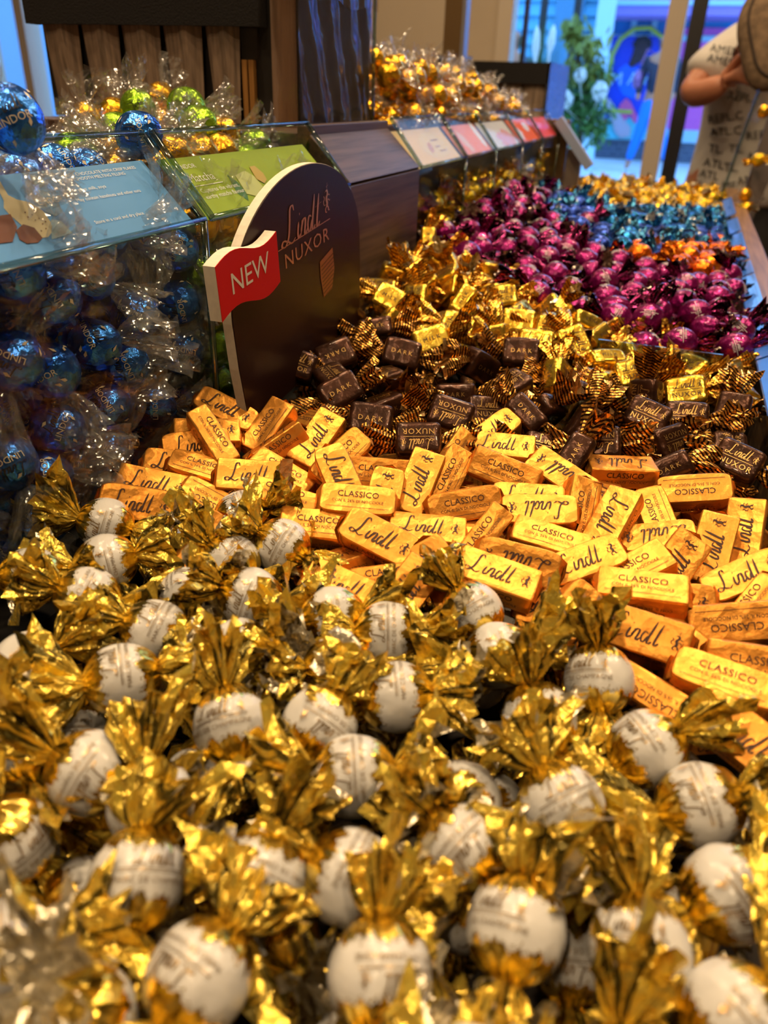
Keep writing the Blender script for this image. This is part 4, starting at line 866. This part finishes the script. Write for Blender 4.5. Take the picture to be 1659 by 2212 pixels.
def art(e, mp, name, items, mt, lay=1):
    mb = MB()
    for v, f in items: mb.add(mp(np.asarray(v, float), lay), f)
    return mb.build(name, mt, e)
def blob(cx_, cy_, rx, ry, n=28, rot=0, wob=0):
    t = np.linspace(0, 2*PI, n, endpoint=False); r = 1+wob*np.sin(5*t+1)+wob*.6*np.sin(9*t); x = rx*r*np.cos(t); y = ry*r*np.sin(t); c, s = math.cos(rot), math.sin(rot)
    return np.stack([cx_+x*c-y*s, cy_+x*s+y*c], 1), [tuple(range(n))]
# sky blue card
e, mp = card(.135, .424, 'sky blue card with a spoon, chocolate curls and white text', M['bluecard'], .02, .90)
creamm = simple('printed_cream', (.72, .62, .40), .6); choc = simple('printed_chocolate', (.16, .035, .015), .5); pale = simple('printed_pale_blue', (.35, .55, .72), .5)
def uv(px, py):
    o = np.array([XF, .135, ZS]); d = ray(px, py); t = ((o-EYE)@sn_)/(d@sn_); p = EYE+d*t; return (p-o)[1], (p-o)@su
def poly_px(pts): v = np.array([uv(a, b) for a, b in pts]); return v, [tuple(range(len(v)))]
art(e, mp, 'spoon_picture', [poly_px([(-6, 362), (4, 372), (25, 408), (44, 418), (72, 424), (100, 442), (118, 468), (122, 488), (112, 500), (95, 502), (60, 478), (28, 450), (16, 436), (16, 420), (-2, 385)])], creamm, 1)
art(e, mp, 'chocolate_curls', [poly_px([(-8, 455), (30, 450), (45, 478), (35, 510), (-8, 515)]), poly_px([(42, 485), (58, 472), (82, 480), (100, 502), (90, 512), (66, 514), (50, 505)])], choc, 2)
art(e, mp, 'chocolate_flakes', [poly_px([(a, b), (a+4, b+1), (a+2, b+4)]) for a, b in [(60, 445), (66, 455), (75, 450), (82, 462), (90, 458), (98, 470), (105, 480), (95, 485), (80, 440), (104, 465)]], choc, 2)
art(e, mp, 'truffle_picture', [poly_px([(75, 405), (90, 395), (112, 403), (135, 425), (142, 445), (130, 455), (105, 445), (82, 425)])], simple('printed_blue', (.05, .22, .48), .4), 1)
art(e, mp, 'truffle_wrapper_picture', [poly_px([(55, 360), (100, 372), (105, 385), (90, 395)]), poly_px([(118, 462), (140, 465), (165, 492), (120, 505)])], pale, 1)
def txt(e, mp, s, px, py, size, name='printed_text', mt=None, ang=0, sp=1., org=None):
    u, v_ = uv(px, py); v, f = text2d(s, size, 'LEFT', sp); v = v*[1, .8]; art(e, mp, name, [(v+[u-(org or 0), v_], f)], mt or M['white'], 2)
txt(e, mp, 'WHITE CHOCOLATE WITH CRISP FLAKES', 140, 372, .0034); txt(e, mp, 'AND A SMOOTH MELTING FILLING', 140, 383, .0034)
txt(e, mp, 'Allergens: milk, soya', 158, 405, .0036); txt(e, mp, 'May contain hazelnuts and other nuts', 175, 425, .0036); txt(e, mp, 'Store in a cool and dry place', 215, 473, .0036)
mb_ = MB(); u, v_ = uv(92, 432); v, f = text2d('LINDOR', .005, 'LEFT'); art(e, mp, 'truffle_name', [(v+[u, v_], f)], M['cream'], 3)
# lime green card
e, mp0 = card(.4375, .645, 'lime green card reading Matcha, with a leafy cream swirl', M['greencard'], .03, .88)
OF = .4375-.135
for s, px, py, z in [('LINDOR', 392, 357, .0058), ('Matcha', 420, 385, .0105), ('Captures the vibrant,', 444, 408, .0056), ('earthy matcha flavours', 455, 421, .0056)]: txt(e, mp0, s, px, py, z, org=OF)
def sh(vf): return vf[0]-[OF, 0], vf[1]
art(e, mp0, 'underline', [sh(poly_px([(428, 393), (488, 383), (489, 384.5), (429, 394.5)]))], M['white'], 2)
art(e, mp0, 'leaf_picture', [sh(poly_px([(498, 368), (522, 385), (542, 412), (545, 425), (520, 408)]))], simple('printed_leaf', (.04, .16, .03), .5), 1)
art(e, mp0, 'swirl_picture', [sh(poly_px([(515, 370), (535, 360), (556, 372), (575, 395), (560, 415), (540, 410)]))], simple('printed_pistachio', (.50, .55, .20), .5), 2)
art(e, mp0, 'truffle_picture', [sh(poly_px([(545, 352), (556, 350), (575, 366), (583, 380), (578, 388), (560, 378)]))], simple('printed_gold', (.50, .36, .06), .5), 3)
# far bins with cards
YS = [.866, 1.060, 1.237, 1.444, 1.64, 1.845]
cols = [('cream card with a small gold oval', (.72, .55, .30)), ('orange-gold card with a pale highlight', (.80, .24, .01)), ('white and orange card with a round swoosh', (.62, .62, .72)), ('orange-red card with white patches', (.80, .13, .01)), ('pink and red card at the far end', (.80, .08, .12))]
for i in range(5):
    a, b = YS[i]+.002, YS[i+1]-.002; clear_bin(a, b, ['far clear bin with the cream card next to the wood divider', 'far clear bin with the orange-gold card', 'far clear bin with the white and orange card', 'far clear bin with the orange-red card', 'last clear bin with the pink card by the end post'][i])
    e, mp = card(a+.004, b-.004, cols[i][0], simple('card_'+str(i), cols[i][1], .6, spec=.1), .03 if i else .02, .95); Wd = b-a-.008
    if i == 0:
        art(e, mp, 'cream_patch', [blob(Wd*.62, SLL*.5, Wd*.30, SLL*.34)], simple('cc', (.70, .55, .22), .5)); art(e, mp, 'gold_oval', [blob(Wd*.5, SLL*.45, .010, .006, rot=.5)], simple('cd', (.55, .25, .03), .4), 2)
        art(e, mp, 'printed_text', [shift(line2d(.03, .0014, 4), Wd*.68, SLL*.62), shift(line2d(.02, .0012, 4), Wd*.66, SLL*.45), shift(line2d(.028, .0012, 4), Wd*.72, SLL*.33)], choc, 2)
    if i == 1: art(e, mp, 'pale_highlight', [blob(Wd*.35, SLL*.45, .012, .02, rot=.6, wob=.1)], simple('ce', (.75, .42, .10), .4)); art(e, mp, 'pale_patch', [blob(Wd*.9, SLL*.6, .012, .022)], simple('cf', (.8, .75, .7), .4), 1)
    if i == 2: art(e, mp, 'orange_swoosh', [blob(Wd*.68, SLL*.33, Wd*.3, SLL*.30, wob=.15)], simple('cg', (.65, .22, .03), .4))
    if i == 3: art(e, mp, 'white_patch', [blob(Wd*.25, SLL*.4, .02, .012, wob=.15), blob(Wd*.72, SLL*.62, .02, .010)], simple('ch', (.75, .72, .78), .4))
    if i == 4: art(e, mp, 'red_edge', [blob(Wd*.85, SLL*.45, .018, .02)], simple('ci', (.6, .03, .04), .4))
# end post and tilted end card
tag(MB().box((XF-.30, 1.862, .0), (XF+.016, 1.885, 1.075)).build('bronze_upright', M['bronze'], bevel=.001), 'dark upright end panel closing the far clear bins', 'panel')
tag(MB().box((XF+.018, 1.862, .0), (XF+.05, 1.885, 1.02)).build('end_post', simple('pale_bronze_post', (.34, .27, .20), .35, .5), bevel=.001), 'pale bronze post standing beside the dark end panel', 'post')
ea, eb = at(1205, 258, 1, 1.83), at(1272, 362, 1, 1.83); d_ = unit(eb-ea); nrm = unit(np.cross(d_, [0, 1, 0]))
tag(MB().prism([ea-nrm*.009, eb-nrm*.009, eb+nrm*.009, ea+nrm*.009], (0, .028, 0)).build('slanted_bar', simple('steel_blue_bar', (.28, .33, .48), .5)), 'slanted grey-blue end bar sloping down before the window', 'bar')
# ------------------------------------------------------------------ round sign
C0 = np.array([-.240, .507, 1.005]); hv = unit([-.008, .993, .115]); uvv = unit([.001, -.115, .993]); nv = unit(np.cross(hv, uvv)); 
sg = empty('round_sign', tuple(C0)); tag(sg, 'dark brown rounded sign with cream edge leaning on the wood divider', 'sign')
def SP_(x, y, off=0): return C0+hv*x+uvv*y+nv*off
pts = [(.106*math.cos(t), .069*math.sin(t)) for t in np.linspace(0, PI, 40)]+[(-.105, -.03), (-.100, -.075), (.100, -.075), (.105, -.03)]
MB().prism([SP_(x, y, -.0065) for x, y in pts], tuple(nv*.0062)).build('foam_board', M['foam'], sg)
MB().prism([SP_(x*.995, y*.993, -.0002) for x, y in pts], tuple(nv*.0006)).build('printed_face', M['sign'], sg)
smap = lambda off: (lambda v: C0+v[:, :1]*hv+v[:, 1:2]*uvv+nv*off)
def signart(name, items, mt, off, par=sg):
    mb = MB(); put(mb, items, smap(off), 0); return mb.build(name, mt, par)
def stretch(vf, sx, sy): return vf[0]*[sx, sy], vf[1]
signart('script_lettering', [shift(stretch(script(.068), 1, .78), -.001, .0335)], M['copper'], .0008)
signart('emblem', [shift(stretch(emblem(.017), 1.1, 1), .041, .040)], M['copper'], .0008)
signart('underline', [shift(line2d(.086, .0006, 4), .003, .0255)], M['copper'], .0008)
signart('name_lettering', [shift(stretch(text2d('NUXOR', .0195, space=1.12), 1, .70), .005, .0115)], M['copper'], .0008)
signart('praline_picture', [([(.024, .0), (.048, .004), (.050, -.012), (.044, -.026), (.028, -.028), (.024, -.012)], [(0, 1, 2, 3, 4, 5)])], simple('printed_amber', (.35, .10, .02), .5), .0008)
signart('praline_stripes', [shift(line2d(.024-.0006*i, .0006, 4), .037, -.002-.003*i, .15) for i in range(9)], M['sign'], .0011)
# NEW flag
t = np.linspace(0, 1, 14); x = -.132+.074*t; wave = .0035*np.sin(t*2*PI)
fl = [(a, .0135+w_-.001) for a, w_ in zip(x, wave)]+[(a, .0445+w_-.001) for a, w_ in zip(x[::-1], wave[::-1])]
ff = empty('sign_flag', tuple(SP_(-.1, .03))); ff.parent = sg; ff.matrix_parent_inverse = Matrix.Translation(-Vector(C0))
bpy.context.view_layer.update()
for nm, a, b, mt in (('flag_board', .002, .0075, M['foam']), ('flag_face', .0095, .0004, M['red'])):
    o = MB().prism([SP_(x_, y_, a) for x_, y_ in fl], tuple(nv*b)).build(nm, mt); o.parent = ff; o.matrix_parent_inverse = ff.matrix_world.inverted()
mb = MB(); put(mb, [shift(stretch(text2d('NEW', .024), .86, .72), -.095, .0235)], smap(.0101), 0); o = mb.build('flag_lettering', M['foam']); o.parent = ff; o.matrix_parent_inverse = ff.matrix_world.inverted()
# ------------------------------------------------------------------ candy trough, rail, dividers
tag(MB().box((XF-.008, .0, .40), (.097, 2.36, .815)).build('trough', M['binfloor']), 'dark trough holding the long heap of chocolates', 'bin')
rr_ = empty('side_rail', (.10, 1.2, .86)); tag(rr_, 'wooden side rail with clear lip along the right of the heap', 'rail')
MB().box((.098, .25, .3), (.135, 2.36, .922)).build('rail_board', wood('warm_rail_wood', (.30, .16, .07), (.16, .08, .035), 'Y'), rr_, bevel=.001)
MB().box((.092, .25, .82), (.095, 2.36, .945)).build('clear_lip', M['acrylic'], rr_)
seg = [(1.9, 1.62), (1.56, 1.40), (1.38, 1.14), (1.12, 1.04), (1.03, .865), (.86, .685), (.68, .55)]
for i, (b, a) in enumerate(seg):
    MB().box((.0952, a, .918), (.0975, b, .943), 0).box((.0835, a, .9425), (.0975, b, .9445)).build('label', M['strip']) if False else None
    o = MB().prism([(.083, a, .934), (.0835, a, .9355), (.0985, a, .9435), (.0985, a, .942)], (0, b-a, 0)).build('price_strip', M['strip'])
    tag(o, ['farthest blue strip beside the yellow heap', 'second farthest blue strip, beside the teal truffles', 'blue strip beside the orange truffles', 'short blue strip beside the back of the magenta heap', 'blue strip beside the middle of the magenta heap', 'long blue strip beside the front of the magenta heap', 'nearest blue strip, beside the gold pralines'][i], 'label strip', 'right rail strips coloured with reflected window blue')
for (pa_, pb_, lab) in [((1195, 838), (1352, 862), 'short clear divider edge poking out of the gold pralines'), ((1225, 472), (1500, 500), 'clear divider edge between teal and yellow truffles'), ((1290, 735), (1560, 765), 'clear divider edge before the magenta truffles')]:
    a, b = onheap(*pa_, .016), onheap(*pb_, .016); z = (a[2]+b[2])/2; y = (a[1]+b[1])/2
    tag(MB().box((a[0], y, z-.05), (b[0], y+.003, z)).build('clear_divider', M['acredge']), lab, 'divider')
# right hand bin
rb = empty('clear_bin', (.11, 2.0, .9)); tag(rb, 'tall clear bin at the right with dark slanted edge and gold inside', 'bin')
T0, T1, T2, T3 = q(1640, 195, 1.75), q(1541, 470, 1.75), q(1592, 485, 1.72), q(1668, 240, 1.7)
MB().prism([T0, T1, T2, T3], (0, .004, 0)).build('side_panel', M['acrylic'], rb); MB().tube([T0, T1], .0035, 6).build('panel_edge', M['acredge'], rb)
MB().prism([q(1668, 225, 1.7), q(1588, 480, 1.7), q(1622, 482, 1.7), q(1700, 300, 1.7)], (0, .02, 0)).build('slanted_board', simple('dark_brown_board', (.035, .016, .009), .5), rb)
for i, (px, py) in enumerate([(1640, 240), (1612, 345), (1600, 420), (1584, 450)]):
    P = q(px+10+(i % 2)*16, py, 1.665); ITEMS2 = [['Y' if i % 2 else 'G', P, rand_rot(.3), 1]]
    spawn(ITEMS2, [(f'gold truffle in the right clear bin, {ORD[i]} from its top', 'truffles in the right clear bin')])
# ------------------------------------------------------------------ display boxes
db = empty('display_box', (-.49, .742, ZT)); tag(db, 'large dark pleated display box with black band and clear film end', 'box')
X0_, X1_, Y0_, Y1_ = -.645, -.352, .742, .928
MB().box((X0_+.003, Y0_+.004, ZT), (X1_-.004, Y1_, 1.27)).build('inner_box', M['dark'], db)
xs_ = np.linspace(X0_, X1_-.05, 61); fold = [.0035*math.sin(i*.9)+.002*math.sin(i*2.3) for i in range(61)]
mb = MB()
for k_, (a, b) in enumerate([(-.635, -.592), (-.588, -.545), (-.541, -.498), (-.494, -.452), (-.448, -.412)]):
    tw = .010; mb2 = MB(); n = 9; V = []
    for j in range(n+1):
        u = j/n; yy = Y0_-.004-.006*math.sin(u*PI)-.0015*math.sin(u*PI*4)
        V += [(a+tw*.5+(b-a-tw)*u, Y0_-.001-.003*math.sin(u*PI), ZT+.001), (a+(b-a)*u, yy, 1.168)]
    mb2.add(V, [(2*j, 2*j+2, 2*j+3, 2*j+1) for j in range(n)]); mb2.build('pleated_panel', M['pleat'], db, smooth=True)
MB().box((-.412, Y0_-.003, 1.14), (-.395, Y0_+.002, 1.24)).build('clear_window', M['plastic'], db)
MB().box((X0_-.002, Y0_-.014, 1.166), (X1_-.035, Y0_+.003, 1.275)).build('black_band', M['fuzz'], db)
ck = wood('cork', (.42, .20, .05), (.25, .11, .025), 'Z'); 
for xx in (-.4115, -.4045): MB().box((xx, Y0_-.004, ZT), (xx+.005, Y0_+.002, 1.140)).build('gold_edge_strip', ck, db)
# clear film wrapped round the right end, sagging
V = []; n1, n2 = 40, 14
path = [(-.375+.023*i/8, Y0_-.006) for i in range(8)]+[(X1_, Y0_-.006+(Y1_-Y0_+.006)*i/31) for i in range(32)]
for i, (x_, y_) in enumerate(path):
    for j in range(n2):
        z = ZT+.002+(1.222-ZT)*j/(n2-1); V.append((x_+.0022*math.sin(i*.8+j*.5)+rng.normal()*.0006, y_+rng.normal()*.0004, z))
MB().add(V, [(i*n2+j, (i+1)*n2+j, (i+1)*n2+j+1, i*n2+j+1) for i in range(n1-1) for j in range(n2-1)]).build('clear_film', M['plastic'], db, smooth=True)
V = []
for i, (x_, y_) in enumerate(path):
    for j in range(4): V.append((x_+.004+.001*math.sin(i), y_, 1.192+.010*j+.003*math.sin(i*.4)))
MB().add(V, [(i*4+j, (i+1)*4+j, (i+1)*4+j+1, i*4+j+1) for i in range(n1-1) for j in range(3)]).build('film_top_fold', M['plastic'], db, smooth=True)
MB().box((X1_-.03, Y0_, ZT), (X1_-.006, Y1_, 1.215)).build('end_board', wood('smoky_wood', (.30, .19, .13), (.07, .045, .03), 'Z', .4, .5), db)
MB().tube([(X1_+.001, Y1_, ZT), (X1_+.001, Y1_, 1.21)], .002, 6).build('film_edge', M['acredge'], db)
fb = empty('display_box', (-.6, 2.6, 1.06)); tag(fb, 'smaller dark panelled display box with black band in front of the window', 'box')
MB().box((-.86, 2.605, 1.02), (-.435, 2.95, 1.20)).build('inner_box', M['dark'], fb)
xsb = np.linspace(-.86, -.435, 7)
for a, b in zip(xsb[:-1], xsb[1:]):
    V = []; 
    for j in range(9): u = j/8; V += [(a+.004+(b-a-.012)*u, 2.60-.006*math.sin(u*PI), 1.025), (a+(b-a-.002)*u, 2.598-.006*math.sin(u*PI), 1.16)]
    MB().add(V, [(2*j, 2*j+2, 2*j+3, 2*j+1) for j in range(8)]).build('side_panel', M['pleat'], fb, smooth=True)
for a in xsb[1:-1]: MB().prism([(a-.007, 2.597, 1.03), (a+.005, 2.597, 1.03), (a, 2.597, 1.14)], (0, .002, 0)).build('silver_seam', simple('silver_seam', (.35, .35, .42), .25, .8), fb)
MB().box((-.865, 2.58, 1.148), (-.43, 2.6, 1.203)).build('black_band', M['fuzz'], fb); MB().box((-.435, 2.58, 1.02), (-.428, 2.95, 1.205)).build('patterned_film', foil('blue_silver_film', (.30, .38, .55), (.05, .09, .2), .25, .9, scale=30, bump=1.), fb)
tag(MB().box((-1.0, 2.5, 0), (-.42, 3.0, 1.02)).build('back_counter', M['woodx']), 'dark counter carrying the smaller display box', 'counter')
tag(MB().box((-.80, 2.64, 1.203), (-.70, 2.72, 1.218)).build('blue_packet', simple('dull_blue_box', (.10, .13, .22), .5)), 'flat blue-grey packet lying on the smaller display box', 'packet')
po = empty('support_post', (-.615, 2.2, 0)); tag(po, 'bronze upright post behind the gold truffles', 'post')
MB().box((-.645, 2.2, 0), (-.600, 2.24, 2.749)).build('post_face', M['bronze'], po); MB().box((-.600, 2.201, 0), (-.590, 2.239, 2.749)).build('post_edge', simple('bluish_metal', (.30, .30, .34), .35, .6), po)
